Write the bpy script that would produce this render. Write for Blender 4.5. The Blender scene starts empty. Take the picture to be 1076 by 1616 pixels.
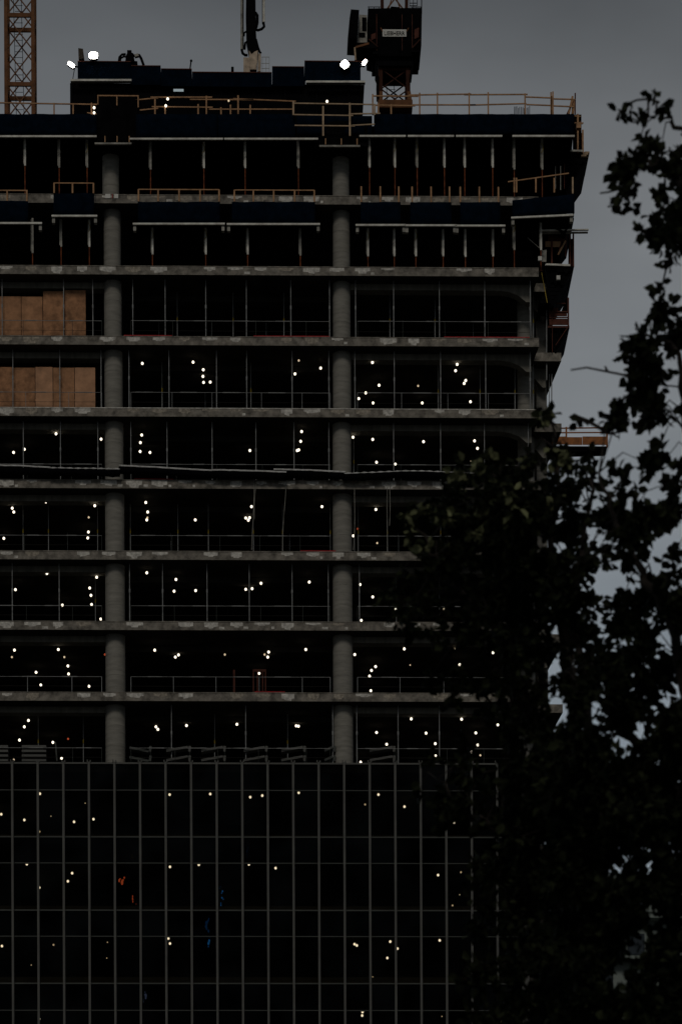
import bpy, math, random
import numpy as np
from mathutils import Vector, Matrix

random.seed(11)
R = math.radians
sc = bpy.context.scene
col = sc.collection

# ------------------------------------------------------------ camera
CX, CY, CZ = 0.0, -168.0, 1.7
FPX = 5400.0                    # focal length in pixels of the 1076 x 1616 photograph
HOR = 2800.0                    # horizon row, far below the frame: level camera, shifted lens
YAW, ROLL = R(1.25), 0.0042
cd = bpy.data.cameras.new('camera')
cam = bpy.data.objects.new('camera', cd)
col.objects.link(cam)
sc.camera = cam
cd.sensor_fit = 'VERTICAL'
cd.sensor_height = 36.0
cd.lens = FPX / 1616 * 36.0
cd.shift_y = (HOR - 808.0) / 1616.0
cd.clip_start = 0.5
cd.clip_end = 6000
MROT = Matrix.Rotation(-YAW, 3, 'Z') @ Matrix.Rotation(R(90), 3, 'X') @ Matrix.Rotation(-ROLL, 3, 'Z')
cam.matrix_world = Matrix.Translation((CX, CY, CZ)) @ MROT.to_4x4()
cd.dof.use_dof = True
cd.dof.focus_distance = 168.0
cd.dof.aperture_fstop = 4.0

def at(px, py, Y=0.0):
    """point of the world plane y = Y seen at photograph pixel (px, py)"""
    d = MROT @ Vector(((px - 538.0) / FPX, (HOR - py) / FPX, -1.0))
    t = (Y - CY) / d.y
    return Vector((CX + d.x * t, Y, CZ + d.z * t))

# ------------------------------------------------------------ sky and sun (overcast dusk)
SUN_EL, SUN_AZ = R(36), R(188)
w = bpy.data.worlds.new('World')
sc.world = w
w.use_nodes = True
nt = w.node_tree
N, L = nt.nodes, nt.links
N.clear()
wo = N.new('ShaderNodeOutputWorld')
bg = N.new('ShaderNodeBackground')
bg.inputs['Strength'].default_value = 0.10
sky = N.new('ShaderNodeTexSky')
sky.sky_type = 'NISHITA'
sky.sun_disc = False
sky.sun_elevation = SUN_EL
sky.sun_rotation = SUN_AZ
sky.air_density = 1.0
sky.dust_density = 4.0
hs = N.new('ShaderNodeHueSaturation')
hs.inputs['Saturation'].default_value = 0.35
L.new(sky.outputs[0], hs.inputs['Color'])
tc = N.new('ShaderNodeTexCoord')
sep = N.new('ShaderNodeSeparateXYZ')
L.new(tc.outputs['Generated'], sep.inputs[0])
rampz = N.new('ShaderNodeValToRGB')
rampz.color_ramp.elements[0].position = 0.02
rampz.color_ramp.elements[0].color = (6.0, 7.0, 7.9, 1)
rampz.color_ramp.elements[1].position = 0.80
rampz.color_ramp.elements[1].color = (1.9, 2.1, 2.3, 1)
for pos_, c_ in ((0.29, (5.9, 6.9, 7.8)), (0.37, (5.5, 5.95, 6.35)), (0.425, (4.05, 4.3, 4.55)), (0.468, (2.25, 2.45, 2.65))):
    e = rampz.color_ramp.elements.new(pos_)
    e.color = (*c_, 1)
L.new(sep.outputs['Z'], rampz.inputs[0])
mp = N.new('ShaderNodeMapping')
mp.inputs['Scale'].default_value = (5, 5, 13)
L.new(tc.outputs['Generated'], mp.inputs[0])
cn = N.new('ShaderNodeTexNoise')
cn.inputs['Scale'].default_value = 1.6
cn.inputs['Detail'].default_value = 4
L.new(mp.outputs[0], cn.inputs['Vector'])
mr = N.new('ShaderNodeMapRange')
mr.inputs['From Min'].default_value = 0.3
mr.inputs['From Max'].default_value = 0.7
mr.inputs['To Min'].default_value = 0.80
mr.inputs['To Max'].default_value = 1.16
L.new(cn.outputs['Fac'], mr.inputs['Value'])
vm = N.new('ShaderNodeVectorMath')
vm.operation = 'SCALE'
L.new(rampz.outputs[0], vm.inputs[0])
# sky dimmed behind and beside the viewer, added to deepen shade on the tower
back = N.new('ShaderNodeMapRange')
back.inputs['From Min'].default_value = -0.10
back.inputs['From Max'].default_value = 0.65
back.inputs['To Min'].default_value = 0.27
back.inputs['To Max'].default_value = 1.0
L.new(sep.outputs['Y'], back.inputs['Value'])
mul = N.new('ShaderNodeMath')
mul.operation = 'MULTIPLY'
L.new(mr.outputs[0], mul.inputs[0])
L.new(back.outputs[0], mul.inputs[1])
L.new(mul.outputs[0], vm.inputs['Scale'])
mx = N.new('ShaderNodeMix')
mx.data_type = 'RGBA'
mx.inputs['Factor'].default_value = 0.92
L.new(hs.outputs[0], mx.inputs['A'])
L.new(vm.outputs[0], mx.inputs['B'])
L.new(mx.outputs['Result'], bg.inputs['Color'])
L.new(bg.outputs[0], wo.inputs[0])

sl = bpy.data.lights.new('sun', 'SUN')
sl.energy = 1.2
sl.angle = R(14)
sl.color = (1.0, 0.93, 0.83)
so = bpy.data.objects.new('sun', sl)
col.objects.link(so)
# the lamp shines from behind the camera, a little to the left, high
sdir = Vector((math.sin(SUN_AZ) * math.cos(SUN_EL), math.cos(SUN_AZ) * math.cos(SUN_EL), math.sin(SUN_EL)))
so.rotation_euler = sdir.to_track_quat('Z', 'Y').to_euler()
so.location = (-30, -60, 120)

sc.view_settings.view_transform = 'Standard'
sc.view_settings.look = 'None'
sc.view_settings.gamma = 1.0
sc.view_settings.exposure = -1.45
sc.render.engine = 'CYCLES'
sc.cycles.max_bounces = 5
sc.cycles.diffuse_bounces = 1
sc.cycles.transparent_max_bounces = 8
sc.cycles.use_denoising = True
sc.cycles.sample_clamp_indirect = 3.0

# ------------------------------------------------------------ materials
def mat(name, c, rough=0.8, metal=0.0, var=0.25, scale=2.0, bump=0.0, c2=None, spec=0.3, emit=None, streak=False):
    m = bpy.data.materials.new(name)
    m.use_nodes = True
    t = m.node_tree
    b = t.nodes['Principled BSDF']
    b.inputs['Roughness'].default_value = rough
    b.inputs['Metallic'].default_value = metal
    b.inputs['Specular IOR Level'].default_value = spec
    if emit:
        b.inputs['Emission Color'].default_value = (*emit[0], 1)
        b.inputs['Emission Strength'].default_value = emit[1]
    co = t.nodes.new('ShaderNodeTexCoord')
    ge = t.nodes.new('ShaderNodeNewGeometry')
    ma = t.nodes.new('ShaderNodeMapping')
    if name == 'column_concrete':
        ma.inputs['Scale'].default_value = (0.8, 0.8, 4.5)     # board and pour bands
    elif streak:
        ma.inputs['Scale'].default_value = (3.0, 3.0, 0.35)
    t.links.new(ge.outputs['Position'], ma.inputs[0])
    n = t.nodes.new('ShaderNodeTexNoise')
    n.inputs['Scale'].default_value = scale
    n.inputs['Detail'].default_value = 6
    n.inputs['Roughness'].default_value = 0.65
    t.links.new(ma.outputs[0], n.inputs['Vector'])
    r = t.nodes.new('ShaderNodeValToRGB')
    lo = tuple(x * (1 - var) for x in c)
    hi = c2 if c2 else tuple(min(1, x * (1 + var)) for x in c)
    r.color_ramp.elements[0].position = 0.33
    r.color_ramp.elements[1].position = 0.68
    r.color_ramp.elements[0].color = (*lo, 1)
    r.color_ramp.elements[1].color = (*hi, 1)
    t.links.new(n.outputs['Fac'], r.inputs[0])
    t.links.new(r.outputs[0], b.inputs['Base Color'])
    if bump:
        n2 = t.nodes.new('ShaderNodeTexNoise')
        n2.inputs['Scale'].default_value = scale * 6
        n2.inputs['Detail'].default_value = 4
        t.links.new(ge.outputs['Position'], n2.inputs['Vector'])
        bp = t.nodes.new('ShaderNodeBump')
        bp.inputs['Strength'].default_value = bump
        bp.inputs['Distance'].default_value = 0.02
        t.links.new(n2.outputs['Fac'], bp.inputs['Height'])
        t.links.new(bp.outputs[0], b.inputs['Normal'])
    return m

M = dict(
    slab=mat('slab_concrete', (0.235, 0.215, 0.185), 0.9, var=0.6, scale=2.6, bump=0.5),
    patch=mat('grout', (0.66, 0.64, 0.59), 0.9, var=0.45, scale=5, bump=0.5),
    patchold=mat('old_grout', (0.38, 0.34, 0.28), 0.9, var=0.55, scale=7, bump=0.5),
    column=mat('column_concrete', (0.28, 0.27, 0.24), 0.85, var=0.20, scale=1.5, bump=0.3, streak=True),
    beam=mat('beam_concrete', (0.22, 0.21, 0.18), 0.9, var=0.3, scale=1.2, bump=0.3, streak=True),
    inner=mat('shaded_concrete', (0.05, 0.047, 0.042), 0.95, var=0.3, scale=1.0, spec=0.02),  # concrete darkened: the shade of the open floors is put into its colour
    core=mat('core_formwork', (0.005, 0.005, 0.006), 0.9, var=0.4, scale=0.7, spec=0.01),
    navy=mat('navy_mesh', (0.0022, 0.0065, 0.0145), 0.9, var=0.35, scale=2.5, bump=0.6, spec=0.01),
    black=mat('black_sheet', (0.004, 0.004, 0.0045), 0.9, var=0.4, scale=2, spec=0.01),
    alu=mat('aluminium', (0.80, 0.77, 0.70), 0.6, 0.0, var=0.3, scale=3),
    aludim=mat('worn_aluminium', (0.36, 0.35, 0.31), 0.6, 0.0, var=0.45, scale=3),
    galv=mat('galvanised', (0.36, 0.37, 0.37), 0.5, 0.3, var=0.3, scale=2),
    mull=mat('mullion_metal', (0.105, 0.107, 0.10), 0.6, 0.0, var=0.15, scale=1),
    trans=mat('transom_metal', (0.055, 0.062, 0.057), 0.6, 0.0, var=0.2, scale=1),
    wood=mat('timber', (0.50, 0.29, 0.155), 0.85, var=0.3, scale=4),
    woodpale=mat('pale_timber', (0.52, 0.38, 0.25), 0.85, var=0.3, scale=4),
    ply=mat('plywood', (0.44, 0.225, 0.115), 0.8, var=0.40, scale=1.6, bump=0.3),
    ply2=mat('plywood_weathered', (0.40, 0.20, 0.10), 0.8, var=0.45, scale=2.6, bump=0.3),
    ply3=mat('plywood_fresh', (0.55, 0.30, 0.17), 0.8, var=0.30, scale=1.2, bump=0.3),
    orange=mat('orange_paint', (0.34, 0.12, 0.028), 0.6, var=0.4, scale=3),
    foot=mat('foot_paint', (0.20, 0.055, 0.02), 0.8, var=0.6, scale=5),
    rust=mat('rust_red', (0.10, 0.03, 0.018), 0.8, var=0.4, scale=3),
    craneorange=mat('crane_orange', (0.19, 0.082, 0.034), 0.8, var=0.35, scale=2),
    cranered=mat('crane_red', (0.055, 0.018, 0.010), 0.9, var=0.4, scale=2),
    dark=mat('dark_steel', (0.004, 0.004, 0.005), 0.8, 0.0, var=0.3, scale=2, spec=0.03),
    yellow=mat('yellow_paint', (0.42, 0.30, 0.03), 0.6, var=0.3, scale=4),
    red=mat('red_tape', (0.40, 0.015, 0.02), 0.7, var=0.4, scale=5),
    white=mat('white_paint', (0.72, 0.72, 0.68), 0.5, var=0.1, scale=2),
    cream=mat('cream_machine', (0.55, 0.44, 0.33), 0.6, var=0.4, scale=3),
    black2=mat('black_letter', (0.01, 0.01, 0.01), 0.6, var=0.1),
    rope=mat('white_rope', (0.85, 0.85, 0.82), 0.9, var=0.4, scale=5),
    net=mat('black_net', (0.003, 0.003, 0.004), 0.95, var=0.5, scale=6, bump=1.0, spec=0.01),
    asphalt=mat('asphalt', (0.05, 0.05, 0.05), 0.9, var=0.3, scale=0.3),
    ground=mat('ground_soil', (0.07, 0.07, 0.06), 0.95, var=0.3, scale=0.05),
    pave=mat('paving', (0.22, 0.21, 0.20), 0.9, var=0.2, scale=0.8),
    bark=mat('bark', (0.028, 0.023, 0.019), 0.95, var=0.4, scale=9, bump=0.8),
    pale=mat('pale_cladding', (0.24, 0.28, 0.26), 0.8, var=0.15, scale=0.3),
    darkglass=mat('window_dark', (0.03, 0.04, 0.05), 0.2, var=0.2),
    bulb=mat('bulb_glow', (0.9, 0.8, 0.6), 0.5, emit=((1.0, 0.88, 0.70), 5.5)),
    bulbdim=mat('bulb_glow_dim', (0.9, 0.8, 0.6), 0.5, emit=((1.0, 0.78, 0.50), 1.8)),
    bulbfleckred=mat('lamp_and_fleck_red', (0.6, 0.1, 0.05), 0.5, emit=((1.0, 0.17, 0.06), 0.8)),
    fleckblue=mat('fleck_blue', (0.05, 0.2, 0.6), 0.5, emit=((0.02, 0.20, 0.62), 0.75)),
    fleckpaleblue=mat('fleck_pale_blue', (0.3, 0.4, 0.7), 0.5, emit=((0.35, 0.45, 0.85), 1.0)),
    fleckamber=mat('fleck_amber', (0.5, 0.3, 0.1), 0.5, emit=((0.5, 0.28, 0.10), 0.3)),
    flood=mat('flood_glow', (0.9, 0.9, 0.8), 0.5, emit=((1.0, 0.95, 0.85), 60.0)),
)

def leafmat(nm, hi):
    m = bpy.data.materials.new(nm)
    m.use_nodes = True
    t = m.node_tree
    b = t.nodes['Principled BSDF']
    b.inputs['Roughness'].default_value = 0.6
    b.inputs['Specular IOR Level'].default_value = 0.02
    g = t.nodes.new('ShaderNodeNewGeometry')
    r = t.nodes.new('ShaderNodeValToRGB')
    r.color_ramp.elements[0].color = (0.006, 0.008, 0.004, 1)
    r.color_ramp.elements[0].position = 0.45
    r.color_ramp.elements[1].color = (*hi, 1)
    t.links.new(g.outputs['Random Per Island'], r.inputs[0])
    t.links.new(r.outputs[0], b.inputs['Base Color'])
    tr = t.nodes.new('ShaderNodeBsdfTranslucent')
    t.links.new(r.outputs[0], tr.inputs[0])
    mxs = t.nodes.new('ShaderNodeMixShader')
    mxs.inputs[0].default_value = 0.15
    t.links.new(b.outputs[0], mxs.inputs[1])
    t.links.new(tr.outputs[0], mxs.inputs[2])
    t.links.new(mxs.outputs[0], t.nodes['Material Output'].inputs[0])
    return m
M['leaf'] = leafmat('leaf', (0.030, 0.036, 0.018))
M['leaf_lit'] = leafmat('lit_leaf', (0.30, 0.32, 0.17))  # paler copy of the leaf, sunlight on the crown painted into its colour

def glassmat(name, tint, gloss):
    m = bpy.data.materials.new(name)
    m.use_nodes = True
    t = m.node_tree
    t.nodes.clear()
    o = t.nodes.new('ShaderNodeOutputMaterial')
    tr = t.nodes.new('ShaderNodeBsdfTransparent')
    tr.inputs[0].default_value = (*tint, 1)
    gl = t.nodes.new('ShaderNodeBsdfGlossy')
    gl.inputs['Roughness'].default_value = 0.04
    gl.inputs[0].default_value = (0.8, 0.9, 0.95, 1)
    ge = t.nodes.new('ShaderNodeNewGeometry')
    n = t.nodes.new('ShaderNodeTexNoise')
    n.inputs['Scale'].default_value = 0.7
    t.links.new(ge.outputs['Position'], n.inputs['Vector'])
    bp = t.nodes.new('ShaderNodeBump')
    bp.inputs['Strength'].default_value = 0.05
    t.links.new(n.outputs['Fac'], bp.inputs['Height'])
    t.links.new(bp.outputs[0], gl.inputs['Normal'])
    mr = t.nodes.new('ShaderNodeMapRange')
    mr.inputs['From Min'].default_value = 0.45
    mr.inputs['From Max'].default_value = 0.85
    mr.inputs['To Min'].default_value = gloss * 0.15
    mr.inputs['To Max'].default_value = gloss * 2.6
    n3 = t.nodes.new('ShaderNodeTexNoise')
    n3.inputs['Scale'].default_value = 0.45
    n3.inputs['Detail'].default_value = 5
    t.links.new(ge.outputs['Position'], n3.inputs['Vector'])
    oi = t.nodes.new('ShaderNodeObjectInfo')
    ad = t.nodes.new('ShaderNodeMath')
    ad.operation = 'MULTIPLY_ADD'
    ad.inputs[1].default_value = 0.22
    t.links.new(oi.outputs['Random'], ad.inputs[0])
    t.links.new(n3.outputs['Fac'], ad.inputs[2])
    t.links.new(ad.outputs[0], mr.inputs['Value'])
    mxs = t.nodes.new('ShaderNodeMixShader')
    t.links.new(mr.outputs[0], mxs.inputs[0])
    t.links.new(tr.outputs[0], mxs.inputs[1])
    t.links.new(gl.outputs[0], mxs.inputs[2])
    t.links.new(mxs.outputs[0], o.inputs[0])
    return m
M['glass'] = glassmat('vision_glass', (0.66, 0.64, 0.58), 0.0025)
M['spandrel'] = glassmat('spandrel_glass', (0.30, 0.30, 0.28), 0.004)

# ------------------------------------------------------------ mesh helpers
class MB:
    def __init__(s):
        s.v, s.f, s.m = [], [], []
    def add(s, vs, fs, mi=0):
        k = len(s.v)
        s.v += [tuple(a) for a in vs]
        s.f += [tuple(i + k for i in f) for f in fs]
        s.m += [mi] * len(fs)
        return s
    def box(s, x0, x1, y0, y1, z0, z1, mi=0):
        if x0 > x1: x0, x1 = x1, x0
        if y0 > y1: y0, y1 = y1, y0
        if z0 > z1: z0, z1 = z1, z0
        vs = [(x0,y0,z0),(x1,y0,z0),(x1,y1,z0),(x0,y1,z0),(x0,y0,z1),(x1,y0,z1),(x1,y1,z1),(x0,y1,z1)]
        return s.add(vs, [(0,3,2,1),(4,5,6,7),(0,1,5,4),(1,2,6,5),(2,3,7,6),(3,0,4,7)], mi)
    def bar(s, p, q, wd, ht=None, mi=0):
        p, q = Vector(p), Vector(q)
        ht = ht or wd
        d = (q - p).normalized()
        up = Vector((0, 1, 0)) if abs(d.y) < 0.9 else Vector((0, 0, 1))
        a = d.cross(up).normalized()
        b = d.cross(a).normalized()
        a *= wd / 2
        b *= ht / 2
        vs = [p-a-b, p+a-b, p+a+b, p-a+b, q-a-b, q+a-b, q+a+b, q-a+b]
        return s.add(vs, [(0,3,2,1),(4,5,6,7),(0,1,5,4),(1,2,6,5),(2,3,7,6),(3,0,4,7)], mi)
    def tube(s, p, q, r0, r1=None, n=8, mi=0, caps=True):
        p, q = Vector(p), Vector(q)
        r1 = r0 if r1 is None else r1
        d = (q - p).normalized()
        up = Vector((0, 0, 1)) if abs(d.z) < 0.9 else Vector((1, 0, 0))
        a = d.cross(up).normalized()
        b = d.cross(a).normalized()
        vs = []
        for c, r in ((p, r0), (q, r1)):
            for i in range(n):
                t = 2 * math.pi * i / n
                vs.append(c + a * (r * math.cos(t)) + b * (r * math.sin(t)))
        fs = [(i, (i+1) % n, n + (i+1) % n, n + i) for i in range(n)]
        if caps:
            fs += [tuple(range(n))[::-1], tuple(range(n, 2*n))]
        return s.add(vs, fs, mi)
    def path(s, pts, rs, n=7, mi=0):
        """a smooth tube through points"""
        pts = [Vector(p) for p in pts]
        if not hasattr(rs, '__len__'): rs = [rs] * len(pts)
        vs, k = [], len(pts)
        for j, (c, r) in enumerate(zip(pts, rs)):
            d = (pts[min(k-1, j+1)] - pts[max(0, j-1)]).normalized()
            up = Vector((0, 1, 0)) if abs(d.y) < 0.8 else Vector((0, 0, 1))
            a = d.cross(up).normalized(); b = d.cross(a).normalized()
            for i in range(n):
                t = 2 * math.pi * i / n
                vs.append(c + a * (r * math.cos(t)) + b * (r * math.sin(t)))
        fs = [(j*n+i, j*n+(i+1) % n, (j+1)*n+(i+1) % n, (j+1)*n+i) for j in range(k-1) for i in range(n)]
        fs += [tuple(range(n))[::-1], tuple(range((k-1)*n, k*n))]
        return s.add(vs, fs, mi)
    def prism(s, poly, z0, z1, mi=0):
        """plan polygon (x, y), extruded in z"""
        n = len(poly)
        vs = [(x, y, z0) for x, y in poly] + [(x, y, z1) for x, y in poly]
        fs = [tuple(range(n))[::-1], tuple(range(n, 2*n))] + [(i, (i+1) % n, n+(i+1) % n, n+i) for i in range(n)]
        return s.add(vs, fs, mi)
    def slabxz(s, poly, y0, y1, mi=0):
        """elevation polygon (x, z), extruded in y"""
        n = len(poly)
        vs = [(x, y0, z) for x, z in poly] + [(x, y1, z) for x, z in poly]
        fs = [tuple(range(n)), tuple(range(n, 2*n))[::-1]] + [(i, n+i, n+(i+1) % n, (i+1) % n) for i in range(n)]
        return s.add(vs, fs, mi)
    def ball(s, c, r, mi=0, n=8, rings=5):
        c = Vector(c)
        if not hasattr(r, '__len__'): r = (r, r, r)
        vs = [c + Vector((0, 0, r[2]))]
        for j in range(1, rings):
            ph = math.pi * j / rings
            for i in range(n):
                t = 2 * math.pi * i / n
                vs.append(c + Vector((r[0]*math.sin(ph)*math.cos(t), r[1]*math.sin(ph)*math.sin(t), r[2]*math.cos(ph))))
        vs.append(c - Vector((0, 0, r[2])))
        fs = [(0, 1+i, 1+(i+1) % n) for i in range(n)]
        for j in range(rings-2):
            fs += [(1+j*n+i, 1+(j+1)*n+i, 1+(j+1)*n+(i+1) % n, 1+j*n+(i+1) % n) for i in range(n)]
        b = 1+(rings-2)*n
        fs += [(b+i, len(vs)-1, b+(i+1) % n) for i in range(n)]
        return s.add(vs, fs, mi)
    def build(s, name, mats, parent=None, origin=None, smooth=False):
        if not isinstance(mats, (list, tuple)): mats = [mats]
        me = bpy.data.meshes.new(name)
        o = bpy.data.objects.new(name, me)
        if parent is not None:
            off = wloc(parent)
        elif origin is not None:
            off = Vector(origin)
        else:
            xs = [v[0] for v in s.v]; ys = [v[1] for v in s.v]; zs = [v[2] for v in s.v]
            off = Vector(((min(xs)+max(xs))/2, (min(ys)+max(ys))/2, min(zs)))
        me.from_pydata([(v[0]-off[0], v[1]-off[1], v[2]-off[2]) for v in s.v], [], s.f)
        for m_ in mats: me.materials.append(m_)
        me.polygons.foreach_set('material_index', s.m)
        if smooth: me.polygons.foreach_set('use_smooth', [True] * len(s.f))
        me.update()
        col.objects.link(o)
        if parent is not None:
            o.parent = parent
        else:
            o.location = off
        return o

def wloc(o):
    p = Vector((0, 0, 0))
    while o is not None:
        p += o.location
        o = o.parent
    return p

def tag(o, label=None, cat=None, group=None, kind=None):
    if label: o['label'] = label
    if cat: o['category'] = cat
    if group: o['group'] = group
    if kind: o['kind'] = kind
    return o

def thing(name, label, cat, loc, group=None):
    o = bpy.data.objects.new(name, None)
    o.empty_display_size = 0.3
    o.location = loc
    col.objects.link(o)
    return tag(o, label, cat, group)

def dup(root, loc, label):
    r = root.copy(); col.objects.link(r); r.location = loc
    r['label'] = label
    for ch in list(root.children):
        c = ch.copy(); col.objects.link(c); c.parent = r
        for g in ch.children:
            d = g.copy(); col.objects.link(d); d.parent = c
    return r

ORD = ['', 'first', 'second', 'third', 'fourth', 'fifth', 'sixth', 'seventh', 'eighth', 'ninth', 'tenth', 'eleventh',
       'twelfth', 'thirteenth', 'fourteenth', 'fifteenth', 'sixteenth', 'seventeenth', 'eighteenth', 'nineteenth',
       'twentieth', 'twenty-first', 'twenty-second', 'twenty-third', 'twenty-fourth', 'twenty-fifth', 'twenty-sixth',
       'twenty-seventh', 'twenty-eighth', 'twenty-ninth', 'thirtieth', 'thirty-first', 'thirty-second', 'thirty-third']
FLO = {1: 'top open floor', 2: 'second open floor from the top', 3: 'third open floor from the top',
       4: 'fourth open floor from the top', 5: 'fifth open floor from the top', 6: 'sixth open floor from the top',
       7: 'seventh open floor from the top', 8: 'eighth open floor from the top', 9: 'lowest open floor above the glass'}

# ------------------------------------------------------------ ground, road
g = MB().box(-1500, 1500, -1200, 2500, -1.0, 0.0).build('ground', M['ground']); tag(g, kind='structure')
g = MB().box(-400, 400, -40, -18, 0.0, 0.004).build('road', M['asphalt']); tag(g, kind='structure')
g = MB().box(-400, 400, -18, -3, 0.004, 0.13).build('pavement', M['pave']); tag(g, kind='structure')

# ------------------------------------------------------------ the tower
YT = {1: 307, 2: 419.5, 3: 530.5, 4: 643.5, 5: 757, 6: 869.5, 7: 980.5, 8: 1092.5, 9: 1205}
ZF = {k: at(180, v).z for k, v in YT.items()}
ST = (ZF[1] - ZF[9]) / 8
for k in range(10, 24):
    ZF[k] = ZF[9] - ST * (k - 9)
ZF[0] = ZF[1] + ST
TH = 0.42
XL = at(-230, 700).x
XR = at(850, 533).x
XR2 = at(885, 555, 1.7).x
XR3 = at(862, 600, 6).x
plan = [(XL, 0), (XR, 0), (XR - 0.15, 1.7), (XR2, 1.7), (XR3, 6.0), (XR3, 30), (XL, 30)]
tower = thing('tower', 'concrete tower under construction with bare floors above a dark glass curtain wall', 'building', ((XL + XR) / 2, 15, 0))
DXM = (at(663, 1209).x - at(20.3, 1205).x) / 16
XM0 = at(20.3, 1205).x
for k in range(1, 24):
    if ZF[k] < 3: break
    mb = MB()
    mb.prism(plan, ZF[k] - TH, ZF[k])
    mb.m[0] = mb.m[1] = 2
    if k <= 8:
        # pale grout patches at the pockets for the wall anchors, 4 mm proud of the edge
        x = XM0 - 0.24 - DXM * 6
        while x < XR - 0.4:
            x += DXM
            if x < XL + 0.5 or x > XR - 0.4: continue
            if random.random() < 0.12: continue
            pm = 1 if random.random() < (.75 if k in (2, 3, 5, 7) else .55) else 3
            x += 0
            wd = random.uniform(0.24, 0.42)
            ht = random.uniform(0.10, 0.27)
            top = ZF[k] - random.uniform(0.0, 0.05)
            lo = random.uniform(.5, 1.0)
            pts = [(x-wd, top), (x-wd*random.uniform(.92, 1.05), top-ht*random.uniform(.8, 1.0)), (x-wd*lo*.7, top-ht*random.uniform(.9, 1.1)),
                   (x-wd*lo*.6, top-ht*random.uniform(1.1, 1.5)), (x+wd*lo*.6, top-ht*random.uniform(1.1, 1.5)), (x+wd*lo*.7, top-ht),
                   (x+wd*random.uniform(.92, 1.05), top-ht*random.uniform(.8, 1.0)), (x+wd, top)]
            mb.slabxz(pts[::-1], -0.004, 0.05, pm)
            if random.random() < 0.4:   # stepped key beside the patch, standing slightly proud
                mb.box(x+wd*1.15, x+wd*1.15 + random.uniform(.1, .3), -0.006, 0.04, top-0.34, top-0.22, 1 if random.random() < .5 else 0)
        mb.box(XL, XR, -0.02, 0.0, ZF[k]-0.03, ZF[k]+0.012, 1 if k in (4,) else 0)      # cast lip along the top edge
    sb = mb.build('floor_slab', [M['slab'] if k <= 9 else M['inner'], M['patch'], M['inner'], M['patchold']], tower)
# columns
def column(px, ky, Y, r, matl, name='column', collar=True):
    k0, k1 = ky
    for k in range(k0, k1):
        x = at(px, YT.get(k+1, 1205)).x if not isinstance(px, dict) else px[k]
        zb, zt = ZF[k+1], ZF[k] - TH
        mb = MB()
        nseg = 10
        mb.tube((x, Y, zb), (x, Y, zt - 0.62), r, n=28, caps=False)
        mb.tube((x, Y, zt - 0.62), (x, Y, zt), r * 0.985, n=28, caps=False)
        for q in range(1, 4):    # form joints
            zz = zb + (zt - zb) * q / 4
            mb.tube((x, Y, zz), (x, Y, zz + 0.012), r + 0.006, n=28)
        mb.build(name, matl, tower, smooth=False)
CXL = {k: at(v, YT[max(1, k)] + 55, 0.95).x for k, v in {0: 175.5, 1: 177.5, 2: 178.5, 3: 179.5, 4: 180.5, 5: 181.5, 6: 182, 7: 182.5, 8: 182.5}.items()}
CXR = {k: at(v, YT[max(1, k)] + 55, 0.95).x for k, v in {0: 538, 1: 538.5, 2: 539, 3: 539.5, 4: 539.5, 5: 540, 6: 540.5, 7: 541, 8: 541.5}.items()}
RAD = {0: .41, 1: .42, 2: .435, 3: .45, 4: .46, 5: .475, 6: .485, 7: .49, 8: .49}
for CXd in (CXL, CXR):
    for k in range(0, 9):
        x, r, Y = CXd[k], RAD[k], 1.0
        zb, zt = ZF[k+1], (ZF[k] - TH)
        mb = MB()
        mb.tube((x, Y, zb), (x, Y, zt), r, n=32, caps=False)
        for q in (0.34, 0.67) if k else (0.25,):
            zz = zb + (zt - zb) * q
            mb.tube((x, Y, zz), (x, Y, zz + 0.015), r + 0.007, n=32)
        o = mb.build('column', M['column'], tower, smooth=False)
        for p in o.data.polygons:
            p.use_smooth = len(p.vertices) == 4
XC3 = at(829, 600, 2.6).x
XC4 = at(853, 600, 3.6).x
for k in range(2, 9):
    mb = MB()
    zb, zt = ZF[k+1], ZF[k] - TH
    mb.tube((XC3, 2.6, zb), (XC3, 2.6, zt), .42, n=28, caps=False)
    o = mb.build('column', M['column'], tower); o.data.polygons.foreach_set('use_smooth', [True]*len(o.data.polygons))
    MB().box(XC4 - .26, XC4 + .26, 3.2, 4.4, zb, zt).build('side_pier', M['column'], tower)
# spandrel beams, recessed under each slab
bx1 = CXL[4] - 0.45; bx2 = CXR[4] + 0.42
for k in range(2, 9):
    zt = ZF[k] - TH
    xa, xb = CXL[min(8, k)], CXR[min(8, k)]
    r = RAD[min(8, k)]
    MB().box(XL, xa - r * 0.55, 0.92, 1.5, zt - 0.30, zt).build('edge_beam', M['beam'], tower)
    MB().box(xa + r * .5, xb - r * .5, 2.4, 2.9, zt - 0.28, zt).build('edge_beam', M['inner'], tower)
    # right bay beam, curving down into the corner column
    x0, x1 = xb + r * 0.5, XC3 - 0.1
    poly = [(x0, zt), (x0, zt - .30), (x1 - 1.3, zt - .30), (x1 - .8, zt - .37), (x1 - .35, zt - .55), (x1, zt - .85), (x1 + .25, zt - .85), (x1 + .25, zt)]
    MB().slabxz(poly, 0.92, 1.5).build('edge_beam', M['beam'], tower)
    x1 = XC4 + .1
    poly = [(x1 - 1.0, zt), (x1 - .9, zt - .25), (x1 - .45, zt - .55), (x1 - .1, zt - .95), (x1 + .05, zt - .95), (x1 + .05, zt)]
    MB().slabxz(poly, 2.6, 3.1).build('edge_beam', M['beam'], tower)
# core behind the open floors
XK0, XK1 = at(112, 150, 9).x, at(566, 150, 9).x
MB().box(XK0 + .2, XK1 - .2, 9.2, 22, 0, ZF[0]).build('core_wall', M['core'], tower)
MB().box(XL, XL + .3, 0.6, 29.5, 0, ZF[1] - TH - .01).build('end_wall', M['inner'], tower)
MB().box(XL + .3, XR3 - .3, 26, 26.4, 0, ZF[1] - TH - .01).build('back_wall', M['inner'], tower)

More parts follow.
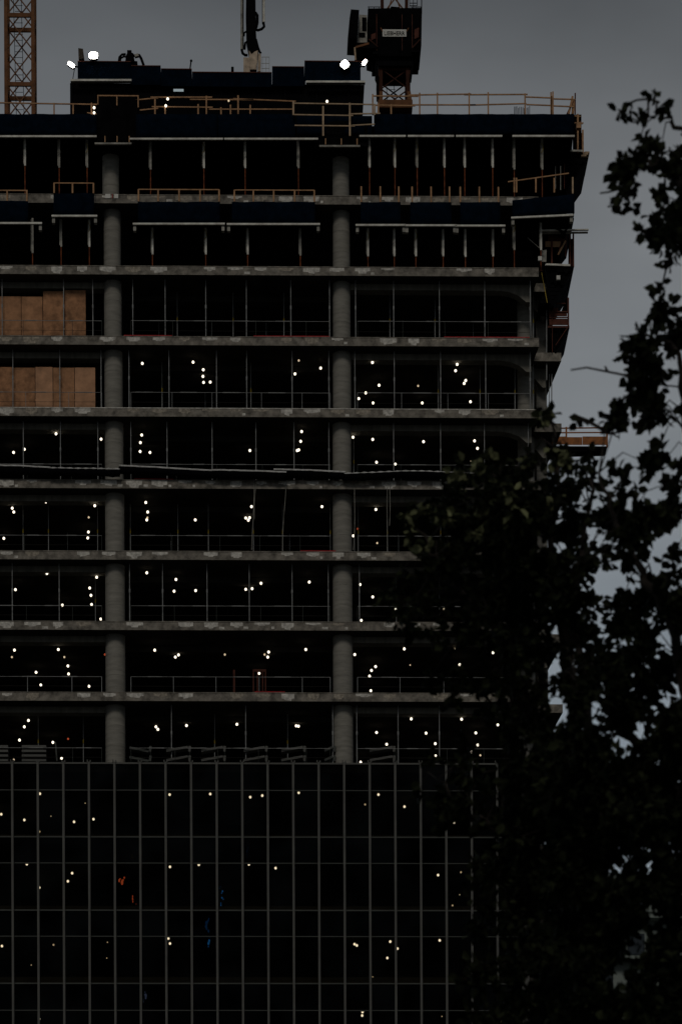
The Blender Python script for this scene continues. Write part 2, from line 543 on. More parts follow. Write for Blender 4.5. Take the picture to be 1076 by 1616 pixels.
# curtain wall (parts of the tower > sub-parts)
rows = [1205, 1247, 1320.7, 1362, 1436.5, 1477.7, 1552, 1594.5]
ZR = [at(180, y, -0.15).z for y in rows]
PZ = (ZR[0] - ZR[6]) / 3
i = 8
while ZR[-1] > 3:
    ZR.append(ZR[i - 2] - PZ); i += 1
kL = math.ceil((XL - XM0) / DXM)
kR = math.floor((XR - XM0) / DXM)
XCR = XM0 + kR * DXM
cw = MB().box(XM0 + kL * DXM, XCR, -0.20, 0.0, ZR[0] - 0.03, ZR[0] + 0.05).build('curtain_wall', M['mull'], tower)
for k in range(kL, kR + 1):
    x = XM0 + k * DXM
    mb = MB().box(x - .055, x + .055, -0.30, -0.03, 0.2, ZR[0] + .052)
    mb.box(x - .10, x - .045, -0.24, -.05, ZR[0] + .052, ZR[0] + .17)
    mb.box(x + .04, x + .10, -0.24, -.05, ZR[0] + .052, ZR[0] + .15)
    mb.build('mullion', M['mull'], cw)
for i in range(1, len(ZR)):
    z = ZR[i]
    t = .032 if i % 2 == 0 else .022
    MB().box(XM0 + kL * DXM, XCR, -0.17, -0.03, z - t, z + t).build('transom', M['trans'], cw)
ground_row = len(ZR) - 1
for i in range(0, ground_row):
    z1, z0 = ZR[i] - .034, ZR[i+1] + .034
    vis = i < 8
    if vis:
        for k in range(-1 if kL < -1 else kL, kR):
            xa, xb = XM0 + k * DXM + .057, XM0 + (k+1) * DXM - .057
            MB().box(xa, xb, -0.10, -0.07, z0, z1).build('glass_pane' if i % 2 else 'spandrel_pane', M['glass'] if i % 2 else M['spandrel'], cw)
    else:
        tag(MB().box(XM0 + kL * DXM, XCR, -0.10, -0.07, z0, z1).build('glass_band', M['glass'] if i % 2 else M['spandrel'], cw))
MB().box(XCR, XCR + .3, -0.2, 1.2, 0.1, ZR[0]).build('corner_post', M['mull'], cw)
# side return of dark glass
MB().box(XCR + .05, XCR + .25, 1.2, 29.8, 0.1, ZF[9] - TH - .01).build('side_glazing', M['black'], cw)

# ------------------------------------------------------------ top formwork deck
deck = thing('formwork_deck', 'timber formwork deck of the topmost floor carrying the cranes and railings', 'formwork', ((XL+XR)/2, 10, ZF[0] - .3))
XDR = at(904, 190, 0).x
MB().prism([(XL, 0.0), (XDR, 0.0), (XDR + .2, 4), (XR3 + .8, 7), (XR3, 30), (XL, 30)], ZF[0] - .26, ZF[0] - .05).build('deck_sheet', M['black'], deck)
mb = MB()
x = XL + .5
while x < XDR - .2:
    mb.box(x, x + .08, 0.05, 28, ZF[0] - .46, ZF[0] - .265); x += 0.62
mb.build('joist', M['dark'], deck)
mb = MB()
for Y in (.5, 2.6, 4.8, 7.2, 9.6, 14, 20):
    mb.box(XL + .3, XDR - .3, Y, Y + .12, ZF[0] - .68, ZF[0] - .465)
mb.build('bearer', M['dark'], deck)

# navy mesh panels on edge platforms
def edge_panel(x0, x1, yt, yb, Y, label, ledge=True, ly=None, dy=0.0, deckY=1.4, seams=True):
    """one platform: navy panel, pale ledge beam, dark deck behind"""
    a, b = at(x0, yt, Y), at(x1, yt - dy, Y)
    c, d = at(x0, yb, Y), at(x1, yb - (dy * .45), Y)
    t = thing('edge_platform', label, 'edge platform', ((a.x+b.x)/2, Y, min(c.z, d.z)), 'navy meshed edge platforms')
    nx, nz = max(6, int((b.x-a.x) / .25)), 4
    mb = MB(); vs = []; fs = []
    for j in range(nz + 1):
        for i in range(nx + 1):
            u, v = i / nx, j / nz
            p = a.lerp(b, u).lerp(c.lerp(d, u), v)
            vs.append((p.x, Y + random.uniform(-.012, .012) + .02*math.sin(u*nx*.9+v*2), p.z))
    k = len(vs)
    vs += [(v[0], v[1] + .03, v[2]) for v in vs]
    for j in range(nz):
        for i in range(nx):
            q = j*(nx+1)+i
            fs.append((q, q+nx+1, q+nx+2, q+1))
            fs.append((k+q, k+q+1, k+q+nx+2, k+q+nx+1))
    for i in range(nx):
        fs.append((i, i+1, k+i+1, k+i)); q = nz*(nx+1)+i; fs.append((q, k+q, k+q+1, q+1))
    for j in range(nz):
        q = j*(nx+1); fs.append((q, k+q, k+q+nx+1, q+nx+1)); q += nx; fs.append((q, q+nx+1, k+q+nx+1, k+q))
    mb.add(vs, fs)
    mb.build('mesh_panel', M['navy'], t, smooth=True)
    if ledge:
        lx0, lx1 = ledge if isinstance(ledge, tuple) else (x0 - 5, x1 + 5)
        yy = ly if ly else yb + 2
        p, q = at(lx0, yy, Y - .05), at(lx1, yy - dy * .45, Y - .05)
        MB().bar(p, q, .085, .10).build('ledge_beam', M['alu'], t)
        if yy > 300:     # hanging bracket ends
            for e, s in ((p, 1), (q, -1)):
                MB().box(e.x + s*.02, e.x + s*.16, Y, Y + .25, e.z - .30, e.z - .055).build('bracket', M['aludim'], t)
    zz = min(c.z, d.z)
    mb = MB().box(min(a.x, c.x) + .05, max(b.x, d.x) - .05, Y + .08, deckY, zz + .10, zz + .16)
    mb.build('walkway', M['black'], t)
    for e in (a, b):
        sx = .03 if e is a else -.09
        MB().box(e.x + sx, e.x + sx + .06, Y + .04, Y + .10, zz, a.z if e is a else b.z).build('upright', M['dark'], t)
    return t

top = [(-40, 153, 180, 212, (-60, 153)), (215, 343, 180, 216, (205, 352)), (344, 466, 180, 216, (354, 502)),
       (590, 641, 180, 211, (567, 640)), (641, 717, 180, 211, (643, 716)), (717, 808, 180, 211, (719, 792)), (808, 905, 180, 211, (808, 906))]
for i, (a, b, c, d, l) in enumerate(top):
    edge_panel(a, b, c, d, -.35, '%s navy mesh panel from the left along the topmost deck edge' % ORD[i+1], ledge=l, ly=d + 3.5 if i < 3 else d + 4)
t2 = [(-30, 45, 317, 350, 352.5), (85, 149, 305, 338, 341), (218, 347, 318.5, 351, 353.5), (366, 497, 318.5, 351.5, 354),
      (569, 632, 319, 352, 355.5), (647, 712, 319, 353, 356), (726, 789, 319, 353, 356.5)]
for i, (a, b, c, d, ly) in enumerate(t2):
    edge_panel(a, b, c, d, -.45, '%s navy mesh panel from the left hanging below the top slab edge' % ORD[i+1], ly=ly, ledge=(a - (8 if i > 1 else 3), b + (8 if i > 1 else 22 if i == 0 else 5)))
edge_panel(808, 906, 316, 341, -.55, 'wide tilted navy mesh panel at the right corner below the top slab', ly=344, dy=10, ledge=(806, 904), deckY=3.5)

# panels where the columns meet the top deck: dark boxes with a pale sill
for i, (a, b, yt, yb, sill, lab) in enumerate(((153, 217, 152, 218, (150, 208, 227), 'dark column form box over the left round column'),
                                     (497, 580, 186, 226, (504, 568, 231), 'dark column form box over the right round column'))):
    p, q = at(a, yt, -.5), at(b, yb, -.5)
    t = thing('column_mould', lab, 'formwork', ((p.x+q.x)/2, -.5, q.z))
    MB().box(p.x, q.x, -.2, 1.2, q.z, p.z).build('form_box', M['black'], t)
    s0, s1 = at(sill[0], sill[2], -.5), at(sill[1], sill[2], -.5)
    MB().bar(s0, s1, .08, .12).build('sill', M['aludim'], t)
    MB().box(p.x + .1, q.x - .1, -.45, 1.2, s0.z + .05, s0.z + .12).build('platform', M['black'], t)
    for u in (.2, .5, .8):
        x = p.x + (q.x - p.x) * u
        MB().box(x - .025, x + .025, -.45, -.40, s0.z + .12, s0.z + .42).build('stub_post', M['wood'], t)
e = edge_panel(468, 587, 183, 213, -.2, 'recessed dark navy panel behind the orange rails over the right round column', ledge=False)

# ------------------------------------------------------------ floor props
def prop_white(px, yt, yb, kf, side, dimmed, label, tilt=0):
    """formwork prop: pale aluminium upper tube, thin orange foot tube"""
    Y = .35
    a = at(px, yt, Y)
    b = at(px, yb, Y)
    zf = ZF[kf]
    t = thing('formwork_prop', label, 'prop', (b.x, Y, zf), 'pale headed formwork props')
    MB().box(a.x - .045, a.x + .045, Y - .045, Y + .045, b.z, a.z + .35).build('upper_tube', M['aludim'] if dimmed else M['alu'], t)
    MB().box(a.x - .085 , a.x - .055, Y - .02, Y + .06, b.z + .1, a.z + .3).build('inner_leg', M['aludim'], t)
    MB().tube((b.x, Y, zf), (b.x, Y, b.z), .03, n=8).build('foot_tube', M['foot'], t)
    MB().box(b.x - .08, b.x + .08, Y - .08, Y + .08, zf, zf + .012).build('base_plate', M['rust'], t)
    if random.random() < .35:
        mb = MB()
        pts = [(a.x - .06 + .10*math.sin(u*3.1), Y - .06, a.z - .2 - u*.5) for u in [v/5 for v in range(6)]]
        mb.path(pts, .012, n=5).build('yellow_strap', M['yellow'], t)

s1 = [(40, 218, 262), (94, 220, 265), (138, 220, 265), (238, 220, 268), (322, 220, 266), (387, 220, 266), (471, 220, 266),
      (583, 217, 265), (623, 218, 265), (658, 218, 265), (701, 218, 265), (733, 218, 265), (777, 218, 265), (811, 220, 268), (855, 220, 268)]
for i, (x, a, b) in enumerate(s1):
    prop_white(x, a, b, 1, 0, i in (1, 2, 3, 6, 9, 13, 14), '%s formwork prop from the left on the top open floor' % ORD[i+1])
s2 = [(52, 356, 400), (97, 345, 390), (141.5, 345, 390), (241, 356, 402), (325, 356, 402), (391, 357, 402), (474, 357, 404),
      (580.5, 358, 405), (622, 358, 405), (656, 358, 405), (699, 358, 405), (734, 358, 406), (777.5, 358, 405), (811, 345, 395), (853, 342, 395)]
for i, (x, a, b) in enumerate(s2):
    prop_white(x, a, b, 2, 0, i in (0, 1, 6, 13), '%s pale formwork prop from the left on the second open floor' % ORD[i+1])

PROPS = {
 3: [(4,0),(40,1),(101,0),(147,0),(210,0),(251,2),(261,0),(280,1),(325,0),(334,2),(368,1),(389,0),(420,2),(448,1),(459,0),(520,0),(561,0),(615,1),(621,0),(686,1),(693,0),(746,2),(764.5,0),(836,0),(841,1)],
 4: [(21,0),(55,1),(95,0),(117,1),(160,0),(204,0),(256,1),(267,0),(324,2),(342,0),(389.5,0),(396,1),(461,0),(519,0),(560,0),(622,0),(691,1),(695,0),(757,1),(766,0),(812,1),(821,2),(836,0),(841,1)],
 5: [(37.5,0),(96,0),(155,0),(207,0),(264,0),(335,0),(404,0),(464,0),(519,0),(558,1),(621,0),(695,0),(764,0),(833,0)],
 6: [(37,1),(77,1),(107,2),(154.5,1),(206,1),(270,2),(281,1),(329,1),(400,1),(446,1),(457,2),(521,1),(559,1),(565,1),(611,1),(628,2),(695,1)],
 7: [(20,0),(94,0),(151,1),(205,0),(257,0),(327,0),(393.5,0),(461,0),(518,0),(567,0),(625,1),(693,1)],
 9: [(61,1),(132,1),(271,0),(339,1),(388,0),(454,1),(525,0),(563,0),(628,0),(693,0)],
}
proto = {}
for k, arr in PROPS.items():
    for i, (px, st) in enumerate(arr):
        Y = .55 if st == 0 else (2.0 if st == 1 else 3.6)
        zf = ZF[k]
        base = at(px, YT[k] - 45, Y)
        loc = (base.x, Y, zf)
        lab = '%s slim steel prop from the left on the %s' % (ORD[i+1], FLO[k])
        if st not in proto:
            t = thing('steel_prop', lab, 'prop', loc, 'slim steel shoring props')
            H = ST - TH - .005
            r = (.020, .016, .013)[st]
            hh = H if st < 2 else H * .72
            MB().tube((loc[0], Y, zf), (loc[0], Y, zf + H * .55), r * 1.25, n=8).build('outer_tube', M['galv'], t)
            MB().tube((loc[0], Y, zf + H * .55), (loc[0], Y, zf + hh), r, n=8).build('inner_tube', M['galv'], t)
            MB().tube((loc[0], Y, zf + H * .52), (loc[0], Y, zf + H * .58), r * 2.0, n=8).build('collar', M['yellow'] if st == 1 else M['galv'], t)
            MB().box(loc[0] - .07, loc[0] + .07, Y - .07, Y + .07, zf, zf + .01).build('base_plate', M['galv'], t)
            proto[st] = t
        else:
            dup(proto[st], loc, lab)

# ------------------------------------------------------------ guardrails on the open floors
posts = {0: [-40, 44, 114, 161], 1: [207, 274, 341, 409, 477, 521], 2: [564, 631, 700, 770, 836]}
BAY = ['left of the left round column', 'between the two round columns', 'right of the right round column']
for k in (3, 4, 5, 6, 7, 8, 9):
    for bI in range(3):
        ps = posts[bI]
        yr = YT[k] - 25 if k != 9 else YT[k] - 25
        t = thing('guardrail', 'guardrail %s on %s' % (BAY[bI], FLO[k].replace(' from the top','').replace('lowest open floor above the glass','lowest open floor')), 'railing',
                  (at(ps[0], yr, .25).x, .25, ZF[k]), 'thin guardrails on the open floors')
        zr = at(ps[0], yr + 1 * (ps[0] / 400.), .25).z
        xa, xb = at(ps[0], yr, .25).x, at(ps[-1], yr, .25).x
        mb = MB()
        mb.tube((xa, .25, zr), (xb, .25, zr), .013, n=6)
        x = xa + random.uniform(.2, 1.2)
        while x < xb - .9:
            mb.tube((x, .25, zr), (x + random.uniform(.5, .9), .25, zr), .024, n=6)
            x += random.uniform(1.9, 2.3)
        mb.build('top_rail', M['galv'], t)
        MB().tube((xa, .25, ZF[k] + .38), (xb, .25, ZF[k] + .38), .008, n=5).build('mid_rail', M['inner'], t)
        for p in ps:
            jit = 0 if k == 8 else random.uniform(-7, 7)
            if p in (ps[0], ps[-1]): jit = 0
            x = at(p + jit, yr, .25).x
            MB().tube((x, .25, ZF[k]), (x, .25, zr), .017 if k == 8 else .012, n=6).build('post', M['galv'] if (k in (8, 4)) else M['trans'], t)

# low timber guard rails with short posts on the top slab edge
def timber_rail(pxs, yb, yt, rail, label, Y=-.06, mm='wood', yb2=None, ends=None, wdt=.075):
    a = at(pxs[0], yb, Y)
    t = thing('timber_railing', label, 'railing', (a.x, Y, a.z), 'timber edge railings')
    for p in pxs:
        u, v = at(p, yb + (p - pxs[0]) * .004, Y), at(p, yt + (p - pxs[0]) * .004, Y)
        MB().box(u.x - wdt/2, u.x + wdt/2, Y - .04, Y, u.z, v.z).build('post', M[mm], t)
    for r in rail:
        ra, rb = (ends or (pxs[0], pxs[-1]))
        u, v = at(ra, r, Y + .03), at(rb, r + (rb - ra) * .004, Y + .03)
        MB().bar(u, v, .05, .05).build('rail', M[mm], t)
    return t
timber_rail([12, 43], 318, 300, [300.5], 'short orange timber railing at far left on the top slab edge', ends=(-20, 43))
timber_rail([86, 115, 148], 305, 289, [289], 'square timber railing above the second hanging navy panel', Y=-.46)
timber_rail([219, 250, 283, 316, 346], 318, 299, [299], 'timber railing right of the left round column on the top slab')
timber_rail([370, 400, 432, 465, 496], 318.5, 300, [300], 'timber railing left of the right round column on the top slab')
t = timber_rail([570, 600, 629, 650, 680], 319, 294.5, [], 'line of bare timber posts right of the right round column')
t = timber_rail([709, 726, 756, 786], 319.5, 295, [], 'line of bare timber posts toward the right corner of the top slab')
tr = timber_rail([811, 814.5, 845, 874], 304, 281, [], 'sloping timber railing at the right corner above the tilted panel', Y=-.56)
MB().bar(at(801, 287, -.55), at(897, 273.5, -.55), .055, .05).build('rail', M['wood'], tr)
MB().box(at(903, 290, -.5).x - .04, at(903, 290, -.5).x + .04, -.55, -.5, at(903, 306, -.5).z, at(903, 280, -.5).z).build('post', M['woodpale'], tr)

# top deck railings (photo pixels: post x, top y, bottom y ; rails x0,y0,x1,y1)
def rail_set(label, posts_, rails_, Y, mm='woodpale', wd=.07):
    a = at(posts_[0][0], posts_[0][2], Y)
    t = thing('deck_railing', label, 'railing', (a.x, Y, a.z), 'timber railings on the topmost deck')
    for (x, y0, y1) in posts_:
        u, v = at(x, y1, Y), at(x, y0, Y)
        MB().box(u.x - wd/2, u.x + wd/2, Y - .05, Y, u.z, v.z).build('post', M[mm], t)
    for (x0, y0, x1, y1) in rails_:
        MB().bar(at(x0, y0, Y + .03), at(x1, y1, Y + .03), .055, .05).build('rail', M[mm], t)
    return t
rail_set('thin timber railing beside the left lattice mast', [(86, 163, 182), (116, 164, 182), (145, 163, 182)], [(-20, 162, 160, 165), (138, 178, 153, 181)], -.1, 'wood')
rail_set('square timber railing over the left column form box', [(155, 151, 165), (185, 151, 167), (218.5, 151, 170)], [(154, 151, 219, 151.5)], -.3, 'wood', .05)
rail_set('two-bar timber railing over the left navy panels of the topmost deck', [(245, 157, 181), (261, 170, 181), (313, 165, 182), (326, 152, 182), (349, 170, 181), (364, 166, 182), (376, 151, 182), (395, 166, 181)],
         [(214, 158, 250, 154.5), (238, 153.5, 335, 153.5), (300, 157, 400, 157.5), (368, 156, 467, 160), (221, 174, 250, 171), (240, 168.5, 336, 169.5), (330, 172.5, 462, 172.5)], -.15, 'wood')
rail_set('pale timber railing in front of the right column form box', [(463, 160, 182), (510, 168, 215), (552, 163, 215), (591, 165, 182)],
         [(462, 163, 592, 165), (462, 181, 557, 182.5), (550, 180, 600, 179), (465, 198, 560, 199), (555, 198, 591, 196)], -.62, 'woodpale', .085)
rail_set('long timber railing right of the crane mast along the topmost deck', [(588, 149, 182), (597, 163, 182), (617, 165, 182), (662, 147, 182), (690, 147, 182), (740, 147, 182), (770, 146, 182), (828, 148, 182)],
         [(588, 151.5, 660, 152), (645, 150, 743, 148.5), (732, 149.5, 832, 149), (592, 166, 655, 167), (650, 165.5, 750, 165.5), (738, 166, 830, 163.5)], -.12, 'wood')
rail_set('lower timber railing at the right corner of the topmost deck', [(869, 146, 182), (872, 145, 181), (870, 152, 182)],
         [(828, 153, 868, 154.5), (830, 165, 868, 166.5), (870, 156, 907, 157), (870, 167, 905, 168.5)], -.1, 'wood')
t = thing('corner_gate', 'leaning timber frame standing at the right end of the topmost deck', 'timber frame', at(900, 180, 0))
mb = MB().bar(at(907, 180, 0), at(907, 147, 0), .06, .06); mb.build('post', M['rust'], t)
MB().bar(at(897, 180, .3), at(903, 152, .3), .10, .06).build('brace', M['wood'], t)
MB().bar(at(903, 180, 1), at(905, 158, 1), .14, .06).build('board', M['wood'], t)
MB().bar(at(894, 180, .8), at(904, 160, .8), .06, .06).build('brace', M['rust'], t)
# starter bars
t = thing('rebar_cluster', 'cluster of dark starter bars sticking up behind the long deck railing', 'rebar', at(823, 182, .6))
for i in range(12):
    x = 811 + i * 2.2
    MB().tube(at(x, 184, .6 + .1 * (i % 3)), at(x + random.uniform(-.5, .5), random.uniform(166, 171), .6 + .1*(i % 3)), .016, n=5).build('bar', M['dark'], t)

# ------------------------------------------------------------ right corner platforms
def bracket_platform(label, x0, x1, yd, Yn, Yf, drop, xin, rows_=(), boards=(), mm='rust', deckm='rust', postx=(), postt=None, group='side platforms', ledge=None):
    """deck cantilevered at the side, with triangular brackets underneath whose toe sits at (xin, yd+drop)"""
    a, b = at(x0, yd, Yn), at(x1, yd, Yn)
    toe = at(xin, yd + drop, Yn)
    t = thing('side_platform', label, 'work platform', (b.x, Yn, a.z), group)
    MB().box(a.x, b.x, Yn, Yf, a.z - .10, a.z).build('deck', M[deckm], t)
    n = 3
    for i in range(n):
        Y = Yn + .1 + (Yf - Yn - .3) * i / (n - 1)
        mb = MB()
        mb.bar((a.x + .05, Y, a.z - .14), (b.x - .03, Y, a.z - .14), .07)
        mb.bar((b.x - .05, Y, a.z - .16), (toe.x, Y, toe.z), .07)
        mb.bar((a.x + .05, Y, a.z - .14), (toe.x, Y, toe.z), .07)
        mb.bar(((a.x+b.x)/2, Y, a.z - .14), ((b.x+toe.x)/2, Y, (a.z+toe.z)/2), .05)
        mb.build('bracket', M['dark'], t)
    # sheeting on the brackets
    MB().slabxz([(a.x + .06, a.z - .11), (toe.x, toe.z), (toe.x + .05, toe.z), (b.x - .06, a.z - .22), (b.x - .06, a.z - .11)], Yn + .2, Yf - .2).build('soffit_sheet', M['black'], t)
    for (px, y0) in postx:
        p = at(px, y0, Yn)
        MB().box(p.x - .04, p.x + .04, Yn - .03, Yn + .05, a.z - .05, p.z).build('post', M[mm], t)
    for (xa, ya, xb, yb) in rows_:
        MB().bar(at(xa, ya, Yn + .03), at(xb, yb, Yn + .03), .05, .05).build('rail', M[mm], t)
    for (xa, ya, xb, yb, bm) in boards:
        p, q = at(xa, ya, Yn + .08), at(xb, yb, Yn + .08)
        MB().box(p.x, q.x, Yn + .06, Yn + .10, q.z, p.z).build('guard_board', M[bm], t)
    if ledge:
        MB().bar(at(ledge[0], ledge[1], Yn - .05), at(ledge[2], ledge[3], Yn - .05), .09, .09).build('ledge_beam', M['alu'], t)
    return t
bracket_platform('uppermost side platform with brown boards at the tower right corner', 880, 922, 240, 2.0, 5.5, 56, 888,
                 boards=[(903, 181, 917, 240, 'black'), (914, 210, 920.5, 238, 'rust')], postx=[(911, 180), (919, 205)], rows_=[(906, 183, 916, 184), (906, 195, 920, 194)],
                 mm='wood', deckm='black', ledge=(899, 238, 919, 238.5))
t = thing('timber_stack', 'pale timber ends piled on the uppermost side platform corner', 'timber', at(922, 249, 2.2))
for i, (x0, y0) in enumerate(((916, 248.5), (919, 246), (921, 243.5))):
    p = at(x0, y0, 1.9); MB().box(p.x, p.x + .25, 1.7, 4.2, p.z - .03, p.z + .05).build('timber', M['woodpale'], t)
bracket_platform('wedge shaped side platform below the uppermost one at right', 880, 927, 249, 1.9, 5.5, 48, 895, deckm='black')
t = thing('orange_formwork_clamp', 'orange timber clamp jutting out right of the topmost panel', 'clamp', at(911, 203, .6))
MB().box(at(908, 0, .6).x, at(908, 0, .6).x + .22, .5, .8, at(908, 203, .6).z, at(908, 194, .6).z).build('block', M['wood'], t)
MB().bar(at(911, 203, .6), at(912, 181, .6), .06).build('post', M['wood'], t)
MB().bar(at(906, 194, .6), at(919, 195, .6), .06).build('arm', M['wood'], t)
MB().bar(at(916, 206, .6), at(916, 191, .6), .05).build('post', M['rust'], t)

t = bracket_platform('dark side platform under the tilted navy panel at the corner', 850, 905, 343, 0.2, 4.5, 22, 890, deckm='black', postx=[], mm='rust')
t = thing('aluminium_beam', 'pair of long pale aluminium beams poking out past the right corner', 'beam', at(855, 368, .4))
MB().bar(at(850, 364.2, .4), at(928, 362.6, .4), .055, .12).build('beam_upper', M['alu'], t)
MB().bar(at(852, 368, .6), at(927, 367, .6), .055, .12).build('beam_lower', M['aludim'], t)
bracket_platform('side platform with pinkish boards in the second open floor corner', 858, 905, 419, 1.0, 4.5, 64, 870,
                 boards=[(864, 372, 890, 381, 'rust'), (860, 381, 884, 390, 'wood'), (896, 377, 904, 419, 'black')],
                 postx=[(904, 369), (899, 370), (870, 372)], rows_=[(888, 372, 880, 402), (893, 372, 892, 405)], mm='rust', deckm='black', ledge=(860, 417.5, 899, 419))
t = thing('steel_bracket', 'row of hanging steel steps below the pinkish boarded platform', 'bracket', at(885, 440, 1.2))
mb = MB()
for i in range(9):
    p = at(903 - i * 3.6, 424 + i * 6.3, 1.2)
    mb.box(p.x - .75, p.x, 1.1, 3.5, p.z - .17, p.z)
mb.build('step', M['dark'], t)
for i, (x, y) in enumerate(((849, 422), (880, 440.5))):
    p = at(x, y, .9 if i == 0 else 1.0)
    MB().box(p.x - .09, p.x + .09, .8 if i else -.12, 1.0 if i else .0, p.z - .10, p.z + .10).build('white_plate', M['white'], t)
MB().bar(at(854, 430, .9), at(863, 478, .9), .03, .03).build('yellow_strap', M['yellow'], t)
bracket_platform('rust coloured side platform with a hanging dark tarp on third open floor', 864, 898, 514, 1.6, 4.8, 42, 876,
                 boards=[(866, 486, 880, 491, 'rust'), (866, 493, 894, 499, 'rust'), (866, 503, 896, 513, 'rust')],
                 postx=[(896, 470)], rows_=[(866, 479, 892, 479), (866, 492, 896, 492), (866, 501, 896, 501)], mm='rust', deckm='rust')
t = MB().slabxz([(at(884, 494, 1.7).x, at(884, 494, 1.7).z), (at(895, 494, 1.7).x, at(895, 494, 1.7).z), (at(896, 470, 1.7).x, at(896, 470, 1.7).z), (at(891, 475, 1.7).x, at(891, 475, 1.7).z)], 1.72, 1.74).build('tarp', M['black'])
tag(t, 'torn black tarp hanging on the rust coloured side platform', 'tarp')
bracket_platform('long orange loading platform jutting right behind the leaves', 862, 957, 704, 3.0, 3.9, 8, 866,
                 boards=[(871, 689, 893, 701, 'orange'), (893.5, 690, 918, 702, 'orange'), (918.5, 689, 956, 702, 'orange')],
                 postx=[(893, 674), (957, 673), (871, 675)], rows_=[(866, 676, 957, 675), (866, 683, 957, 682.5)], mm='orange', deckm='dark')

def pole(x0, y0, x1, y1, Y, r_, mm, name, label, cat='pole'):
    o = MB().tube(at(x0, y0, Y), at(x1, y1, Y), r_, n=6).build(name, M[mm])
    tag(o, label, cat)
pole(836, 432, 837, 531, .45, .022, 'galv', 'corner_pole', 'green grey steel pole at the corner of the third open floor')
pole(862, 470, 862, 600, 1.9, .03, 'galv', 'drain_pipe', 'pale vertical pipe outside the side slab near the rust platform')
pole(871, 478, 871, 556, 1.6, .022, 'rust', 'hanging_rod', 'dark rod hanging from the rust coloured side platform')
pole(870, 590, 870, 660, 2.4, .03, 'galv', 'drain_pipe', 'pale vertical pipe right of the tower above the leaves')
pole(866, 590, 866, 650, 2.6, .02, 'galv', 'drain_pipe', 'thin vertical pipe beside the wider one above the leaves')
pole(884, 262, 884, 300, .9, .02, 'aludim', 'corner_pole', 'short grey pole behind the sloping railing at right')
pole(890, 258, 890, 298, 1.2, .02, 'rust', 'corner_pole', 'short rusty pole behind the sloping railing at right')
pole(876, 262, 876, 298, 1.2, .016, 'aludim', 'corner_pole', 'thinnest short pole behind the sloping railing at right')
pole(832, 375, 858, 398, .6, .02, 'aludim', 'diagonal_brace', 'thin diagonal brace in the corner of the second open floor', 'brace')
pole(880, 402, 892, 380, 1.0, .045, 'wood', 'diagonal_brace', 'leaning timber brace on the pinkish boarded platform', 'brace')
pole(876, 545, 897, 514, 1.6, .025, 'rust', 'diagonal_brace', 'rusty diagonal brace under the rust coloured side platform', 'brace')
p_ = at(857, 405, .8)
tag(MB().slabxz([(p_.x - .12, p_.z - .25), (p_.x + .14, p_.z - .25), (p_.x + .16, p_.z + .35), (p_.x - .10, p_.z + .30)], .8, .86).build('pale_sheet', M['aludim']), 'small pale grey sheet hanging at the second open floor corner', 'sheet')
for i_, (xa, ya, xb, yb, dz) in enumerate(((876, 420, 902, 424, 10), (868, 437, 892, 441, 12), (893, 300, 906, 302, 12), (899, 250, 924, 252, 9))):
    pts_ = [at(xa + (xb - xa) * u / 6, ya + (yb - ya) * u / 6 + dz * (.35 + .65 * abs(math.sin(u * 1.9 + i_))), 1.0) for u in range(7)]
    tp = [at(xa + (xb - xa) * u / 6, ya + (yb - ya) * u / 6, 1.0) for u in range(7)]
    tag(MB().slabxz([(q.x, q.z) for q in pts_] + [(q.x, q.z) for q in tp[::-1]], .98, 1.0).build('torn_net', M['black']),
        ('ragged black net under the pinkish boarded platform', 'lower ragged black net near the white plates', 'ragged black net beside the tilted navy panel', 'ragged black net under the uppermost side platform')[i_], 'netting')

# ------------------------------------------------------------ plywood screens, stacks, tape, nets
def ply(cols_, yb, kf, label):
    x0 = at(cols_[0][0], yb, .9).x
    t = thing('plywood_screen', label, 'plywood screen', (x0, .9, ZF[kf]), 'plywood screens at left')
    for i, (a, b, yt) in enumerate(cols_):
        p, q = at(a, yt, .9), at(b, yt, .9)
        dy = .012 * (i % 2)
        MB().box(p.x + .014, q.x - .014, .9 + dy, .92 + dy, ZF[kf], p.z).build('sheet', M[('ply', 'ply2', 'ply', 'ply3', 'ply2')[(i * 2 + kf) % 5] if not (kf == 4 and i == 4) else 'ply3'], t)
    mb = MB()
    mb.box(x0, at(cols_[-1][1], yb, .9).x, .94, 1.0, ZF[kf] + .7, ZF[kf] + .79)
    mb.build('batten', M['ply'], t)
ply([(-40, 0, 467), (0, 34, 467.5), (34, 68, 468), (68, 102, 459.5), (102, 136, 458)], 531, 3, 'brown plywood screen with stepped top at left on the third open floor')
ply([(-30, 21, 579), (21, 56, 580), (56, 84, 579), (84, 118, 580), (118, 151, 580)], 643, 4, 'brown plywood screen with level top at left on the fourth open floor')

def tape(x0, x1, py, k, label, Y=.02, matl='red'):
    a, b = at(x0, py, Y), at(x1, py, Y)
    MBo = MB().box(a.x, b.x, Y, Y + .02, ZF[k] + .013, ZF[k] + .075)
    tag(MBo.build('warning_strip', M[matl]), label, 'strip', 'red strips along slab edges')
tape(196, 272, 529, 3, 'dull red strip right of the left column on the third open floor')
tape(400, 520, 530, 3, 'long dull red strip left of the right column on third open floor')
tape(212, 274, 756, 5, 'bright red strip beside the left column under the rolled netting')
tape(474, 530, 868, 6, 'red strip left of the right column on the sixth open floor')
tape(402, 450, 1093, 8, 'red strip under the orange crate on the eighth open floor')
tape(700, 835, 531.5, 3, 'dull red strip near the right corner on third open floor')

